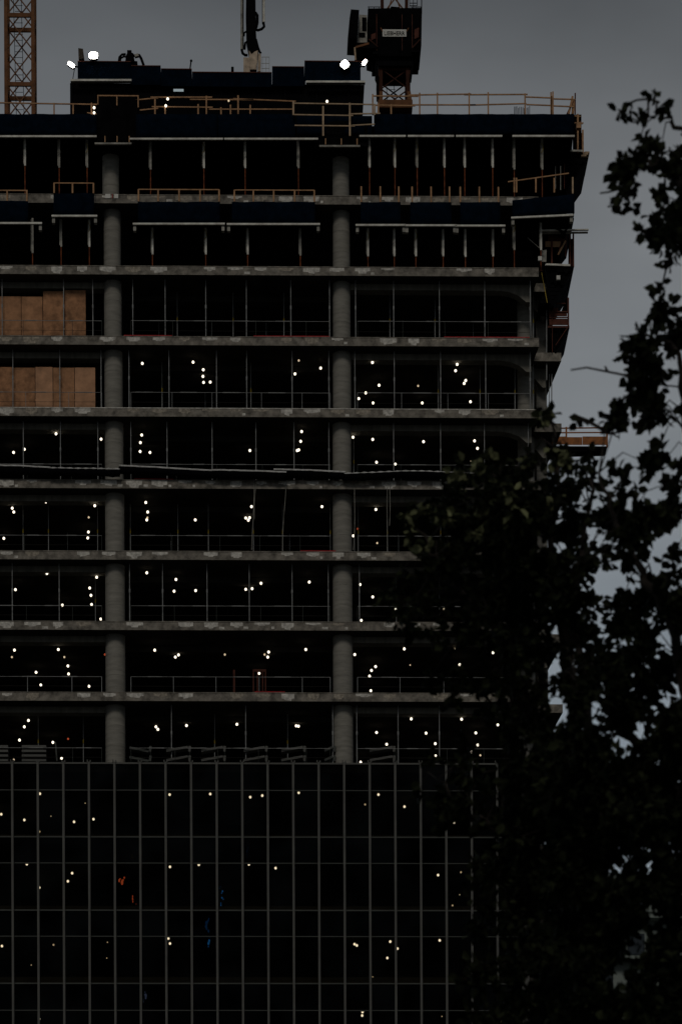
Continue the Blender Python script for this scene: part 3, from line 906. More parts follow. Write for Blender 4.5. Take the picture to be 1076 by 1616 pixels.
# white and red marker on the top slab at the left column
t = thing('marker_plate', 'small white plates with a red stroke on the top slab at left column', 'plate', at(179, 312, -.03))
p = at(169, 306, -.03)
MB().box(p.x - .08, p.x + .18, -.03, -.008, at(0, 312, 0).z, p.z).build('plate', M['white'], t)
MB().box(p.x + .36, p.x + .56, -.03, -.008, at(0, 312, 0).z, p.z).build('plate', M['white'], t)
MB().box(p.x + .25, p.x + .29, -.03, -.008, at(0, 312, 0).z, p.z).build('stroke', M['red'], t)

# rolled debris netting with white edge ropes, sagging along the fifth open floor
segs = [([(-20, 734), (30, 735), (80, 737.5)], 6, 'rolled black netting with white edge rope at far left'),
        ([(78, 738), (130, 739), (190, 740)], 5, 'short rolled black netting passing the left round column'),
        ([(188, 734.5), (240, 737), (290, 740), (342, 742.5)], 5, 'rolled black netting sloping right of the left round column'),
        ([(335, 741.5), (400, 743), (452, 745)], 5, 'straight rolled black netting midway between the round columns'),
        ([(432, 740.5), (490, 742), (545, 745)], 5, 'rolled black netting reaching the right round column'),
        ([(543, 747), (600, 745), (640, 743), (690, 744), (735, 746), (780, 748)], 4, 'rolled black netting running right of the right round column')]
for j, (pts, dy, lab) in enumerate(segs):
    Y = -.35 - .06 * (j % 2)
    t = thing('rolled_net', lab, 'netting', at(pts[0][0], 757, Y), 'rolled debris netting on the fifth open floor')
    fine = []
    for (a, b) in zip(pts, pts[1:]):
        n = max(3, int((b[0]-a[0]) / 6))
        for i in range(n):
            u = i / n
            fine.append((a[0] + (b[0]-a[0])*u, a[1] + (b[1]-a[1])*u))
    fine.append(pts[-1])
    mb = MB().path([at(x, y + dy + 2 + random.uniform(-.6, .6), Y + .1) for x, y in fine], [random.uniform(.15, .20) for _ in fine], n=9)
    mb.build('net_roll', M['net'], t, smooth=True)
    mb = MB().path([at(x, y + random.uniform(-.25, .25), Y - .06) for x, y in fine], [(.042 if (i % 2 or j not in (1, 5)) else .012) for i, _ in enumerate(fine)], n=5)
    mb.build('edge_rope', M['rope'], t)

# hanging cables over the sixth open floor
for i, (x0, x1, ya, yb) in enumerate(((401, 398, 757, 868), (451, 446, 757, 868), (404, 401, 757, 820), (612, 610, 745, 868), (616, 614, 745, 830), (560, 558, 770, 868))):
    o = MB().path([at(x0 + (x1-x0)*u + .8*math.sin(u*5 + i), ya + (yb-ya)*u, -.08) for u in [q/8 for q in range(9)]], .013, n=5).build('hanging_cable', M['aludim'])
    tag(o, '%s hanging cable from the left below the rolled netting' % ORD[[1, 3, 2, 5, 6, 4][i]], 'cable', 'cables hanging below the netting')

# slatted frames stored on the floor above the curtain wall
def slat_flat(x0, x1, label, n=4):
    t = thing('slatted_stack', label, 'frame stack', at((x0+x1)/2, 1204, .8), 'slatted frames above the glass')
    for i in range(n):
        y = 1178 + i * 7.3
        a, b = at(x0, y, .8), at(x1, y, .8)
        MB().box(a.x, b.x, .75, 1.5, a.z - .055, a.z + .055).build('slat', M['mull'], t)
    for x in (x0 + 3, x1 - 3):
        p = at(x, 1178, 1.1)
        MB().box(p.x - .03, p.x + .03, 1.55, 1.65, ZF[9], p.z).build('upright', M['trans'], t)
slat_flat(-20, 13.5, 'grey slatted stack cut by the left picture edge above the glass')
slat_flat(35, 73.5, 'level grey slatted stack nearest the left end above the glass')
def slat_tilt(x0, x1, label, mm='mull', flip=False):
    t = thing('slatted_rack', label, 'frame', at((x0+x1)/2, 1204, .6), 'slatted frames above the glass')
    s = -1 if flip else 1
    for y in (1184.5, 1199.5):
        a, b = at(x0, y + 2.5 * s, .6), at(x1 - 5, y - 3.5 * s, .6)
        MB().bar(a, b, .11, .5).build('slat', M[mm], t)
        a, b = at(x1 - 3, y + 2, .6), at(x1 - 2, y - 7, .6)
        MB().bar(a, b, .12, .08).build('clip', M[mm], t)
    p = at(x1 - 2, 1180, .9)
    MB().box(p.x - .03, p.x + .03, .9, .96, ZF[9], p.z).build('upright', M['trans'], t)
tl = ['grey tilted slatted frame just right of the left round column', 'first clear tilted slatted frame right of the left column',
      'second clear tilted slatted frame right of the left column', 'tilted slatted frame midway between the round columns',
      'tilted slatted frame last before the right round column', 'dim slatted frame touching the right round column', 'tilted slatted frame right of the right round column']
for (a, b, mmm, fl), lab in zip([(205, 240, 'trans', True), (263, 302, 'mull', False), (318, 357, 'mull', False), (385, 423, 'mull', False), (444, 483, 'mull', False), (512, 530, 'trans', False), (583, 624, 'mull', False)], tl):
    slat_tilt(a, b, lab, mmm, fl)
o = MB().bar(at(88, 1171, .7), at(90.5, 1201, .7), .07, .07)
tag(o.build('leaning_post', M['trans']), 'short grey post leaning between slatted stacks and left column', 'post')
# crate on the eighth open floor
t = thing('orange_crate', 'dull orange open crate frame standing on the eighth open floor', 'crate', (at(410, 1090, 1.6).x, 1.6, ZF[8]))
a, b = at(399, 1057, 1.6), at(420, 1057, 1.6)
mb = MB().box(a.x, b.x, 1.5, 1.6, a.z - .12, a.z); mb.build('top_bar', M['rust'], t)
for x in (a.x, a.x + .2, b.x - .2, b.x - .06):
    MB().box(x, x + .06, 1.5, 1.56, ZF[8], a.z - .12).build('upright', M['rust'], t)
p = at(369.5, 1057, 1.6)
tag(MB().box(p.x - .05, p.x + .05, 1.6, 1.7, ZF[8], p.z).build('orange_post', M['rust']), 'single dull orange post left of the orange crate', 'post')

# ------------------------------------------------------------ roof block
YB = 8.5
rb = thing('lift_core', 'black slip form head of the lift core rising above the deck', 'core formwork', (at(340, 150, YB).x, YB, ZF[0]))
pl, pr = at(111, 131, YB), at(575, 131, YB)
zt = pl.z; zb = ZF[0] - .04
MB().slabxz([(pl.x, zb), (at(562, 175, YB).x, zb), (at(568, 163, YB).x, at(568, 163, YB).z), (pr.x, zt), (pl.x, zt)], YB, YB + 9).build('form_body', M['core'], rb)
p = at(274, 142, YB - .04); MB().box(p.x, p.x + .52, YB - .03, YB, p.z - .06, p.z + .06).build('lit_slot', mat('slot_glow', (.6, .7, .7), emit=((.75, .9, .95), .8)), rb)
mb = MB()
for x in (150, 200, 250, 300, 350, 400, 450, 500, 550):
    q = at(x, 140, YB - .1); mb.box(q.x - .04, q.x + .04, YB - .08, YB - .002, zb + .2, zt - .1)
mb.build('waler', M['dark'], rb)
blocks = [(123, 207, 97, 126, 'leftmost navy screen on the core head under the floodlight', 128, (112, 208)),
          (207.5, 254, 104, 134, 'second navy screen from the left on the core head', None, None),
          (254.5, 303, 109, 136, 'third navy screen from the left on the core head', None, None),
          (303.5, 429, 114, 137, 'long low navy screen behind the placing boom base', None, None),
          (429.5, 480, 105.5, 136, 'fifth navy screen from the left on the core head', None, None),
          (480.5, 569, 96.5, 128, 'rightmost navy screen on the core head beside the crane', 130.5, (483, 576))]
for (a, b, yt, yb, lab, ly, lx) in blocks:
    Yp = YB - .35
    p, q = at(a, yt, Yp), at(b, yb, Yp)
    t = thing('core_screen', lab, 'screen', ((p.x+q.x)/2, Yp, q.z), 'navy screens around the core head')
    MB().box(p.x, q.x, Yp, Yp + .05, q.z, p.z).build('sheet', M['navy'], t)
    MB().box(p.x, p.x + .05, Yp + .05, Yp + 3, q.z, p.z - .02).build('side_sheet', M['navy'], t)
    MB().box(q.x - .05, q.x, Yp + .05, Yp + 3, q.z, p.z - .02).build('side_sheet', M['navy'], t)
    MB().bar((p.x, Yp - .02, p.z), (q.x, Yp - .02, p.z), .04, .04).build('top_rail', M['rust'], t)
    if ly:
        MB().bar(at(lx[0], ly, Yp - .1), at(lx[1], ly, Yp - .1), .10, .25).build('ledge_beam', M['alu'], t)
# flood lights
def flood(px, py, rx, ry, label, Y, ang, zrest):
    p = at(px, py, Y)
    t = thing('floodlight', label, 'floodlight', p, 'floodlights on the core head')
    c, s = math.cos(ang), math.sin(ang)
    w2, h2 = rx / 32., ry / 32.
    pts = []
    for i in range(16):
        th = 2 * math.pi * i / 16
        u = w2 * math.copysign(abs(math.cos(th)) ** .5, math.cos(th)); v = h2 * math.copysign(abs(math.sin(th)) ** .5, math.sin(th))
        pts.append((p.x + u*c - v*s, p.z + u*s + v*c))
    MB().slabxz(pts, Y - .05, Y - .02).build('lens', M['flood'], t)
    pts2 = [(p.x + (a-p.x)*1.12, p.z + (b-p.z)*1.12) for a, b in pts]
    MB().slabxz(pts2, Y - .02, Y + .16).build('housing', M['dark'], t)
    MB().bar((p.x, Y + .1, p.z), (p.x, Y + .1, zrest), .05).build('stem', M['dark'], t)
zs = at(123, 98, YB-.4).z
flood(148, 88, 7, 5.2, 'large square floodlight glaring above the leftmost navy screen', YB - .6, 0, zs)
flood(544, 102, 6.2, 6, 'large tilted floodlight on the rightmost navy screen', YB - .6, .75, at(544, 115, YB).z)
flood(113, 102.5, 6, 3, 'small slanted floodlight left of the leftmost navy screen', YB - .3, -.6, at(113, 104, YB).z)
flood(575, 99, 5, 2.7, 'small slanted floodlight right of the rightmost navy screen', YB - .3, .95, at(575, 101, YB).z)
o = MB().path([at(119, 104, YB - .3), at(117, 115, YB - .3), at(114.5, 130, YB - .3)], .02, n=5).bar(at(113, 103, YB - .2), at(124, 106, YB - .2), .06)
tag(o.build('lamp_arm', M['dark']), 'thin arm carrying the small floodlight at the left', 'lamp arm')
tag(MB().bar(at(575, 101, YB - .2), at(568, 106, YB - .2), .06).build('lamp_arm', M['dark']), 'thin arm carrying the small floodlight at the right', 'lamp arm')
p = at(124, 97, YB); q = at(132, 75, YB)
t = thing('loudspeaker_box', 'dark tapered box standing left of the large square floodlight', 'box', (p.x, YB, p.z))
MB().slabxz([(at(124.5, 92, YB).x, at(0, 92.5, YB).z), (at(133.5, 92, YB).x, at(0, 91, YB).z), (at(131.5, 92, YB).x, at(0, 76, YB).z), (at(124, 92, YB).x, at(0, 75, YB).z)], YB, YB + .4).build('body', mat('brownbox', (.05, .04, .03)), t)
MB().bar(at(128, 98, YB + .1), at(128, 92, YB + .1), .06).build('foot', M['dark'], t)
# hose unit
t = thing('hose_reel', 'dark machine with looping hoses perched on the core head', 'machine', at(205, 103, YB))
mb = MB().slabxz([(at(x, y, YB).x, at(x, y, YB).z) for x, y in ((198, 97), (213, 97), (211, 84), (208, 83), (208, 79), (201, 79), (201, 84), (199, 88))], YB, YB + .5)
mb.build('body', M['dark'], t)
MB().path([at(188, 97, YB), at(189, 90, YB), at(193, 86, YB), at(199, 85.5, YB)], .06, n=7).build('hose', M['dark'], t)
MB().path([at(190, 98, YB + .3), at(191, 92, YB + .3), at(196, 89, YB + .3), at(200, 90, YB + .3)], .05, n=7).build('hose', M['dark'], t)
MB().path([at(211, 88, YB), at(216, 87, YB), at(220, 87, YB), at(223, 92, YB), at(227, 103, YB)], .07, n=7).build('hose', M['dark'], t)
MB().bar(at(213, 89, YB), at(219, 87.5, YB), .13, .2).build('hood', M['aludim'], t)
MB().slabxz([(at(x, y, YB).x, at(x, y, YB).z) for x, y in ((207, 104), (218, 104), (217, 95), (208, 94))], YB + .1, YB + .6).build('base', M['dark'], t)
o = MB().tube(at(300, 110, YB + .3), at(302, 95, YB + .3), .035).ball(at(302, 96, YB + .3), .07)
tag(o.build('antenna_post', M['dark']), 'short thin post on the third core screen', 'post')
o = MB().tube(at(367, 115, YB + .3), at(367, 106, YB + .3), .07)
tag(o.build('vent_stub', M['dark']), 'short black stub left of the placing boom', 'stub')

# ------------------------------------------------------------ cranes and placing boom
def mast(t, xl, xr, ytop, ybot, Y, depth, panels, mm, chord=.10, lad=True, zfloor=0.0, dmm=None):
    """lattice mast: four chords as parts, each panel with its bracing"""
    A, B = at(xl, ybot, Y), at(xr, ybot, Y)
    zt = at(xl, ytop, Y).z
    x0, x1 = A.x, B.x
    for x in (x0, x1):
        for yy in (Y, Y + depth):
            MB().box(x - chord, x + chord, yy - chord, yy + chord, zfloor, zt).build('chord', M[mm], t)
    zs_ = [at(xl, y, Y).z for y in panels]
    dmm = dmm or mm
    for i, z in enumerate(zs_):
        mb = MB()
        for yy in (Y, Y + depth):
            mb.box(x0 + chord, x1 - chord, yy - .06, yy + .06, z - .10, z + .10)
        for x in (x0, x1):
            mb.box(x - .05, x + .05, Y + chord, Y + depth - chord, z - .06, z + .06)
        mb.build('cross_frame', M[mm], t)
    for (za, zb_) in zip(zs_, zs_[1:]):
        mb = MB()
        n = 2
        for j in range(n):
            u0 = za + (zb_ - za) * j / n; u1 = za + (zb_ - za) * (j + 1) / n
            for yy in (Y, Y + depth):
                mb.bar((x0, yy, u0), (x1, yy, u1), .055)
                mb.bar((x1, yy + .06, u0), (x0, yy + .06, u1), .055)
            for x in (x0, x1):
                mb.bar((x, Y, u0), (x, Y + depth, u1), .055)
        mb.build('bracing', M[dmm], t)
    if lad:
        mb = MB()
        xa, xb = x0 + (x1-x0) * .22, x0 + (x1-x0) * .52
        zz = [zs_[-1], zs_[0]]
        mb.bar((xa + .2, Y + .9, zz[0]), (xa, Y + .9, zt), .03)
        mb.bar((xa + .6, Y + .9, zz[0]), (xa + .4, Y + .9, zt), .03)
        z = zz[0]
        while z < zt:
            mb.bar((xa + .1, Y + .9, z), (xa + .5, Y + .9, z), .02); z += .3
        mb.build('ladder', M['dark'], t)
YL = 9.0
lc = thing('tower_crane_mast', 'orange lattice crane mast cropped by the top left picture corner', 'crane', (at(31, 150, YL).x, YL, ZF[0]-3))
mast(lc, 10.5, 53, -60, 180, YL, 1.5, (-84, 24, 133, 242), 'craneorange', .09, zfloor=ZF[0] - 4)

YC = 12.0
rc = thing('tower_crane', 'dark tower crane with white name plate and operator cab behind the deck', 'crane', (at(622, 150, YC).x, YC, ZF[0]-3))
mast(rc, 600.5, 644, 104, 180, YC, 1.5, (108, 172, 236), 'cranered', .11, zfloor=ZF[0] - 4)
def P(x, y, Y=YC): 
    a = at(x, y, Y); return (a.x, a.z)
MB().slabxz([P(596, 178), P(650, 178), P(650, 166), P(596, 166)], YC - .6, YC + 2).build('climbing_collar', M['craneorange'], rc)
MB().slabxz([P(598, 165), P(603, 165), P(603, 152), P(598, 152)], YC - .55, YC - .4).build('collar_post', M['craneorange'], rc)
MB().slabxz([P(642, 165), P(649, 165), P(647, 152), P(642, 152)], YC - .55, YC - .4).build('collar_post', M['craneorange'], rc)
MB().slabxz([P(597, 108), P(649, 108), P(650, 98), P(646, 92), P(598, 92), P(593, 98)], YC - .3, YC + 1.9).build('slewing_ring', M['dark'], rc)
MB().slabxz([P(597, 96), P(648, 96), P(652, 84), P(664, 79), P(665, 20), P(580, 21), P(580, 80), P(593, 84)], YC - .5, YC + 2.1).build('machine_deck', M['black'], rc)
MB().slabxz([P(560, 84), P(594, 85), P(594, 78), P(580, 76), P(562, 77)], YC - .6, YC + 1.2).build('cab_support', M['dark'], rc)
MB().bar(at(561, 75, YC - .6), at(582, 69, YC - .6), .10).build('cab_strut', M['craneorange'], rc)
MB().bar(at(559.5, 75, YC - .7), at(561, 95, YC - .7), .08).build('cab_leg', M['woodpale'], rc)
cabo = MB().slabxz([P(548, 72), P(563, 73), P(566, 28), P(553, 27), P(551, 40)], YC - .8, YC + 1.0).build('operator_cab', M['black'], rc)
MB().slabxz([P(563.5, 70), P(579, 70), P(579, 27), P(566.5, 26)], YC - .2, YC + .8).build('cab_body', M['aludim'], rc)
MB().slabxz([P(571, 52), P(578, 52), P(578, 31), P(571, 31)], YC - .24, YC - .21).build('cab_window', M['dark'], rc)
MB().slabxz([P(566, 62), P(576, 62), P(576, 55), P(566, 55)], YC - .24, YC - .21).build('cab_window', M['dark'], rc)
MB().slabxz([P(588, 94), P(595, 94), P(595, 90), P(588, 90)], YC - .6, YC + 1.8).build('walkway', M['dark'], rc)
MB().slabxz([P(648, 91), P(662, 91), P(662, 88), P(648, 88)], YC - .6, YC + 1.8).build('walkway', M['dark'], rc)
MB().bar(at(662, 79, YC), at(662, 90, YC), .03).build('walkway_post', M['dark'], rc)
# cable loop down the side of the mast
MB().path([at(x, y, YC - .2) for x, y in ((597, 92), (593.5, 102), (593, 112), (596, 122), (595.5, 140), (596, 160))], .07, n=6).build('power_cable', M['dark'], rc)
MB().path([at(x, y, YC - .2) for x, y in ((648, 92), (650.5, 100), (649, 112), (647, 130))], .06, n=6).build('power_cable', M['dark'], rc)
# tower head above the machine deck
mb = MB()
for xa, xb in ((603, 602), (641, 642)):
    for yy in (YC, YC + 1.5):
        mb.bar(at(xa, 22, yy), at(xb, -60, yy), .17)
mb.build('head_chord', M['cranered'], rc)
mb = MB()
mb.bar(at(606, 20, YC), at(640, -25, YC), .06).bar(at(640, 20, YC), at(606, -25, YC), .06)
mb.bar(at(623, -10, YC), at(633, 20, YC), .05).bar(at(620, -10, YC), at(612, 18, YC), .05)
mb.build('head_bracing', M['craneorange'], rc)
MB().slabxz([P(610, 21), P(636, 21), P(630, 8), P(617, 7)], YC + .2, YC + 1.2).build('winch', M['dark'], rc)
mb = MB()
for y in (5, 9, -4):
    mb.bar(at(646, y, YC), at(658, y, YC), .03)
mb.bar(at(646, 20, YC), at(646, -40, YC), .03).bar(at(652, 20, YC + .5), at(652, -40, YC + .5), .03).bar(at(658, 9, YC), at(658, -40, YC), .03)
mb.bar(at(665, 22, YC), at(665, -40, YC), .05)
mb.build('ladder_cage', M['dark'], rc)
mb = MB()
for x in (582, 590, 598, 650, 657, 664):
    mb.bar(at(x, 21, YC - .45), at(x, 11, YC - .45), .03)
mb.bar(at(580, 11, YC - .45), at(600, 11, YC - .45), .03).bar(at(580, 16, YC - .45), at(600, 16, YC - .45), .025)
mb.bar(at(648, 11, YC - .45), at(665, 11, YC - .45), .03)
mb.build('deck_handrail', M['dark'], rc)
mb = MB()
for x in (594, 634, 650):
    mb.box(at(x, 0, YC - .5).x - .015, at(x, 0, YC - .5).x + .015, YC - .53, YC - .502, at(x, 80, YC - .5).z, at(x, 23, YC - .5).z)
mb.build('panel_seam', M['rust'], rc)
for xa, xb, ya, yb in ((585, 592, 60, 72), (653, 660, 52, 70)):
    MB().slabxz([P(xa, yb), P(xb, yb - 3), P(xb, ya), P(xa, ya + 3)], YC - .56, YC - .505).build('hatch', M['rust'], rc)
MB().bar(at(582, 62, YC - .6), at(596, 74, YC - .6), .06).build('deck_strut', M['cranered'], rc)
MB().bar(at(663, 62, YC - .6), at(650, 76, YC - .6), .06).build('deck_strut', M['cranered'], rc)
# name plate
a, b = at(603.5, 57.5, YC - .56), at(641, 46.5, YC - .56)
pb = MB().box(a.x, b.x, YC - .56, YC - .52, a.z, b.z).build('name_plate', M['white'], rc)
cu = bpy.data.curves.new('lettering', 'FONT')
cu.body = 'LIEBHERR'
cu.size = 1.0
cu.extrude = .01
cu.offset = .012
tmp = bpy.data.objects.new('tmp', cu)
col.objects.link(tmp)
bpy.context.view_layer.update()
me = bpy.data.meshes.new_from_object(tmp)
bpy.data.objects.remove(tmp)
xs = [v.co.x for v in me.vertices]; ys = [v.co.y for v in me.vertices]
W = (b.x - a.x) * .86 / (max(xs) - min(xs)); H = (b.z - a.z) * .55 / (max(ys) - min(ys))
for v in me.vertices:
    x = (v.co.x - (max(xs)+min(xs))/2) * W; z = (v.co.y - (max(ys)+min(ys))/2) * H
    v.co = ((a.x+b.x)/2 + x - rc.location.x, YC - .575 + v.co.z*.5 - rc.location.y, (a.z+b.z)/2 - .02 + z - rc.location.z)
me.materials.clear(); me.materials.append(M['black2'])
lo = bpy.data.objects.new('lettering', me); col.objects.link(lo)
lo.parent = pb
lo.location = (0, 0, 0)
MB().bar(at(600.5, 44, YC - .55), at(603.5, 50, YC - .55), .05).bar(at(644.5, 44, YC - .55), at(641.5, 50, YC - .55), .05).build('plate_bracket', M['craneorange'], rc)

YP = 10.0
pbm = thing('placing_boom', 'folded concrete placing boom with pipes standing on the core head', 'placing boom', at(398, 114, YP))
MB().slabxz([(at(x, y, YP).x, at(x, y, YP).z) for x, y in ((389, -30), (403, -30), (404, 50), (405, 68), (408, 84), (393, 86), (389, 66), (388, 30))], YP - .25, YP + .35).build('boom_section', M['dark'], pbm)
MB().tube(at(381.5, 78, YP), at(381.5, -30, YP), .065, n=10).build('delivery_pipe', M['aludim'], pbm)
MB().tube(at(384, 78, YP + .1), at(384, -30, YP + .1), .03, n=8).build('hydraulic_line', M['dark'], pbm)
MB().tube(at(416.5, 35, YP), at(416.5, -30, YP), .065, n=10).build('delivery_pipe', M['alu'], pbm)
MB().tube(at(414.5, 38, YP + .1), at(414.5, -30, YP + .1), .03, n=8).build('hydraulic_line', M['dark'], pbm)
MB().path([at(x, y, YP) for x, y in ((416, 37), (417, 42), (413, 46), (407, 48), (402, 46))], .07, n=7).build('pipe_bend', M['dark'], pbm)
MB().path([at(x, y, YP) for x, y in ((381.5, 78), (383, 84), (387, 87), (391, 87))], .07, n=7).build('pipe_bend', M['dark'], pbm)
MB().path([at(x, y, YP) for x, y in ((390, 66), (387, 68), (386, 78))], .06, n=7).build('hose', M['dark'], pbm)
MB().path([at(x, y, YP) for x, y in ((404, 62), (407, 74), (410, 82), (412, 84))], .06, n=7).build('hose', M['dark'], pbm)
MB().path([at(x, y, YP) for x, y in ((390, 49), (385.5, 52), (385, 57))], .05, n=7).build('hose', M['dark'], pbm)
MB().path([at(x, y, YP) for x, y in ((403, 20), (406, 24), (406, 36), (404, 44))], .08, n=7).build('cylinder', M['dark'], pbm)
MB().box(at(384, 0, YP).x, at(384, 0, YP).x + .0 + (at(394, 0, YP).x-at(384, 0, YP).x), YP - .2, YP + .3, at(0, 114, YP).z, at(0, 91, YP).z).build('motor_housing', M['cream'], pbm)
MB().slabxz([(at(x, y, YP).x, at(x, y, YP).z) for x, y in ((395, 114), (405, 114), (407, 84), (402, 86), (397, 90), (393, 84))], YP - .3, YP + .3).build('pedestal', M['cream'], pbm)
MB().slabxz([(at(x, y, YP).x, at(x, y, YP).z) for x, y in ((406.5, 114), (411.5, 114), (412, 86), (407, 86))], YP - .1, YP + .3).build('side_frame', M['cream'], pbm)
mb = MB()
for x in (414, 420, 425):
    mb.bar(at(x, 114, YP + .3), at(x, 90, YP + .3), .02)
for y in (90, 100, 108):
    mb.bar(at(413, y, YP + .3), at(425, y, YP + .3), .02)
mb.build('ladder', M['aludim'], pbm)

# ------------------------------------------------------------ work lights
LIGHTS = {
 4: [(225,573.5),(305,571.5),(321,583.5),(320.5,594),(321.5,603.5),(332,603),(471.5,569,1),(465.5,590),(506,581),(587.5,572),(598,608),(577,620),(566,629),(588.5,636),(666,568),(659.5,609,1),(666,636),(721,575),(718.5,585),(734.5,600.5),(732,605),(742,634)],
 5: [(22,714),(39,709),(89,684.5),(160,693),(224,686.5),(222,698.5),(221.5,712.5),(237,714),(81.5,740.6,1),(73.5,743,3),(108,743,1),(394.5,711),(476,681),(474.5,696.5),(471.5,710),(469,711),(557,690),(588,693.5),(668,697),(594,729.5),(623.6,732.6),(748.4,695.7),(753,707.6),(742.7,728,3)],
 6: [(20,802),(22.4,808),(6.7,849.6),(73,792),(150,798),(140.5,816.5,1),(140,839.6),(139,849),(230.4,793),(233.4,808),(233,817,1),(232,820.5),(308.4,820.5),(397,799.5),(388,817.5),(394,817),(392,821),(508,799.5),(593,804),(564.4,834.6,2),(557.4,845.6),(595,857,1)],
 7: [(25,930.5),(74.6,905),(153,911),(142,928),(144,939.5),(145,954),(99,955),(159.5,977),(232,904),(278,914.5),(275,933),(309,932),(412,920.5),(388,930),(398,929),(488,918.5),(568,922.5),(588,942),(624.6,961.6),(570,979),(642.7,976,1),(700,961,1),(762,926,3)],
 8: [(23.4,1026),(19.4,1037,1),(92.6,1025),(102,1037,1),(107.7,1051),(108.7,1063.6),(57.5,1061),(65,1081),(141,1083),(166,1033,2),(244.5,1026),(282,1033.5),(277,1037),(355,1033,1),(424,1029),(417.6,1033,1),(422.6,1037),(482.5,1025),(409,1062.6),(559.7,1033),(592.5,1052),(586,1058),(583,1067),(585,1090),(637.7,1024),(647,1049.6,3),(717,1023.6,1),(725,1049),(777.4,1030),(805,1047.5,1),(797,1077.6),(789.4,1089)],
 9: [(45.5,1137),(39,1147),(31.4,1168),(84,1171.6),(108,1166,2),(97.7,1196.7),(22.4,1199,1),(246.5,1147),(249.5,1151),(294.6,1145),(374,1143),(467.4,1145.5),(471,1146),(594,1156),(610,1174.6),(569,1202.7),(648.7,1134.5),(672,1157),(686.5,1173.6),(687,1192.7),(728,1135),(750.4,1156.6),(753.5,1175.7),(743.4,1186.7),(757.5,1192,1),(785,1143.8)],
 10: [(63.5,1252.6),(2.7,1285),(39,1294),(117.4,1297),(148,1292.7),(63,1312.4,1),(81,1288,3),(135,1267.6,3),(268,1254),(332,1253),(395,1258),(414,1255.6),(471.4,1251),(597,1254),(576,1269.6,1),(638,1273),(716,1298)],
 11: [(43,1363.6),(114.4,1378),(107.7,1390.7),(62.5,1400.7),(83,1432,3),(268.6,1368),(314,1364.6),(393,1364),(435,1370),(691,1381),(727,1376.5,1),(768,1384.5,1),(725,1412,3),(713.7,1429,1),(170,1460,3)],
 12: [(266,1481),(268.6,1489),(3.7,1493),(85,1491,1),(50,1523,3),(170,1487,3),(169,1512,3),(559.4,1490),(563,1492),(615.6,1486),(627,1497),(611,1511.8),(588,1542.5,1),(693.5,1484),(771,1526),(792.5,1513.7,1)],
 13: [(62.5,1608),(572,1597),(571.4,1602.7),(697,1604,3),(777.4,1604,1),(790.7,1611.5,1)],
}
WHERE = dict(FLO)
WHERE.update({10: 'upper glass storey', 11: 'second glass storey down', 12: 'third glass storey down', 13: 'lowest glass storey in view'})
KIND = {0: ('bulb', 'bright warm bulb'), 1: ('bulbdim', 'faint warm bulb'), 2: ('bulbfleckred', 'dull red lamp'), 3: ('bulbdim', 'tiny pale bulb'), 4: ('fleckblue', 'upright blue fleck')}
protoL = {}
TAN = lambda py: (HOR - py) / FPX
allL = []
for k, arr in LIGHTS.items():
    cnt = {}
    for L_ in sorted(arr, key=lambda a: a[0]):
        px, py = L_[0], L_[1]
        kd = L_[2] if len(L_) > 2 else 0
        cnt[kd] = cnt.get(kd, 0) + 1
        zc = ZF[k - 1] - TH - random.uniform(.32, .45)       # bulbs hang just under the ceiling
        h = at(px, py, 0).z
        Y = (zc - h) / TAN(py)
        Y = min(max(Y, .45 if k > 9 else 1.15), 8.6)
        if kd == 4: Y = max(.4, Y)
        p = at(px, py, Y)
        lab = '%s %s from the left on the %s' % (ORD[cnt[kd]], KIND[kd][1], WHERE[k]) if k < 10 else '%s %s from the left behind the %s' % (ORD[cnt[kd]], KIND[kd][1], WHERE[k])
        if kd not in protoL:
            r = {0: .062, 1: .047, 2: .05, 3: .03, 4: .055}[kd]
            mb = MB()
            if kd == 4:
                mb.ball(p, (.07, .05, .30), n=8, rings=6)
            else:
                mb.ball(p, (r, r, r * 1.1), n=10, rings=6)
            mb.tube((p.x, p.y, p.z + r * .85), (p.x, p.y, p.z + r * .85 + .07), .022, n=6, mi=1)
            mb.tube((p.x, p.y, p.z + r * .85 + .07), (p.x, p.y, p.z + r * .85 + .22), .005, n=4, mi=1)
            o = mb.build('work_lamp', [M[KIND[kd][0]], M['dark']], None, origin=p, smooth=True)  # kind 4 is an upright blue fleck
            tag(o, lab, 'lamp', 'temporary work lamps in the tower')
            protoL[kd] = o
        else:
            o = protoL[kd].copy(); col.objects.link(o); o.location = p; o['label'] = lab
for i, (px, py, lab) in enumerate([(265, 156, 'upper small lamp right of the square railing on the topmost deck'), (262, 167, 'lower small lamp right of the square railing on the topmost deck'),
        (149, 170, 'upper of two small lamps beside the left deck railing end'), (149, 178, 'lower of two small lamps beside the left deck railing end'),
        (516, 160, 'single small lamp over the right column form box'), (361, 159, 'faint small lamp at centre of the deck railing')]):
    Y = -.3 if i not in (4,) else 2
    p = at(px, py, Y)
    o = protoL[0 if i < 5 else 1].copy(); col.objects.link(o); o.location = p; o['label'] = lab; o['group'] = 'small lamps on the topmost deck'

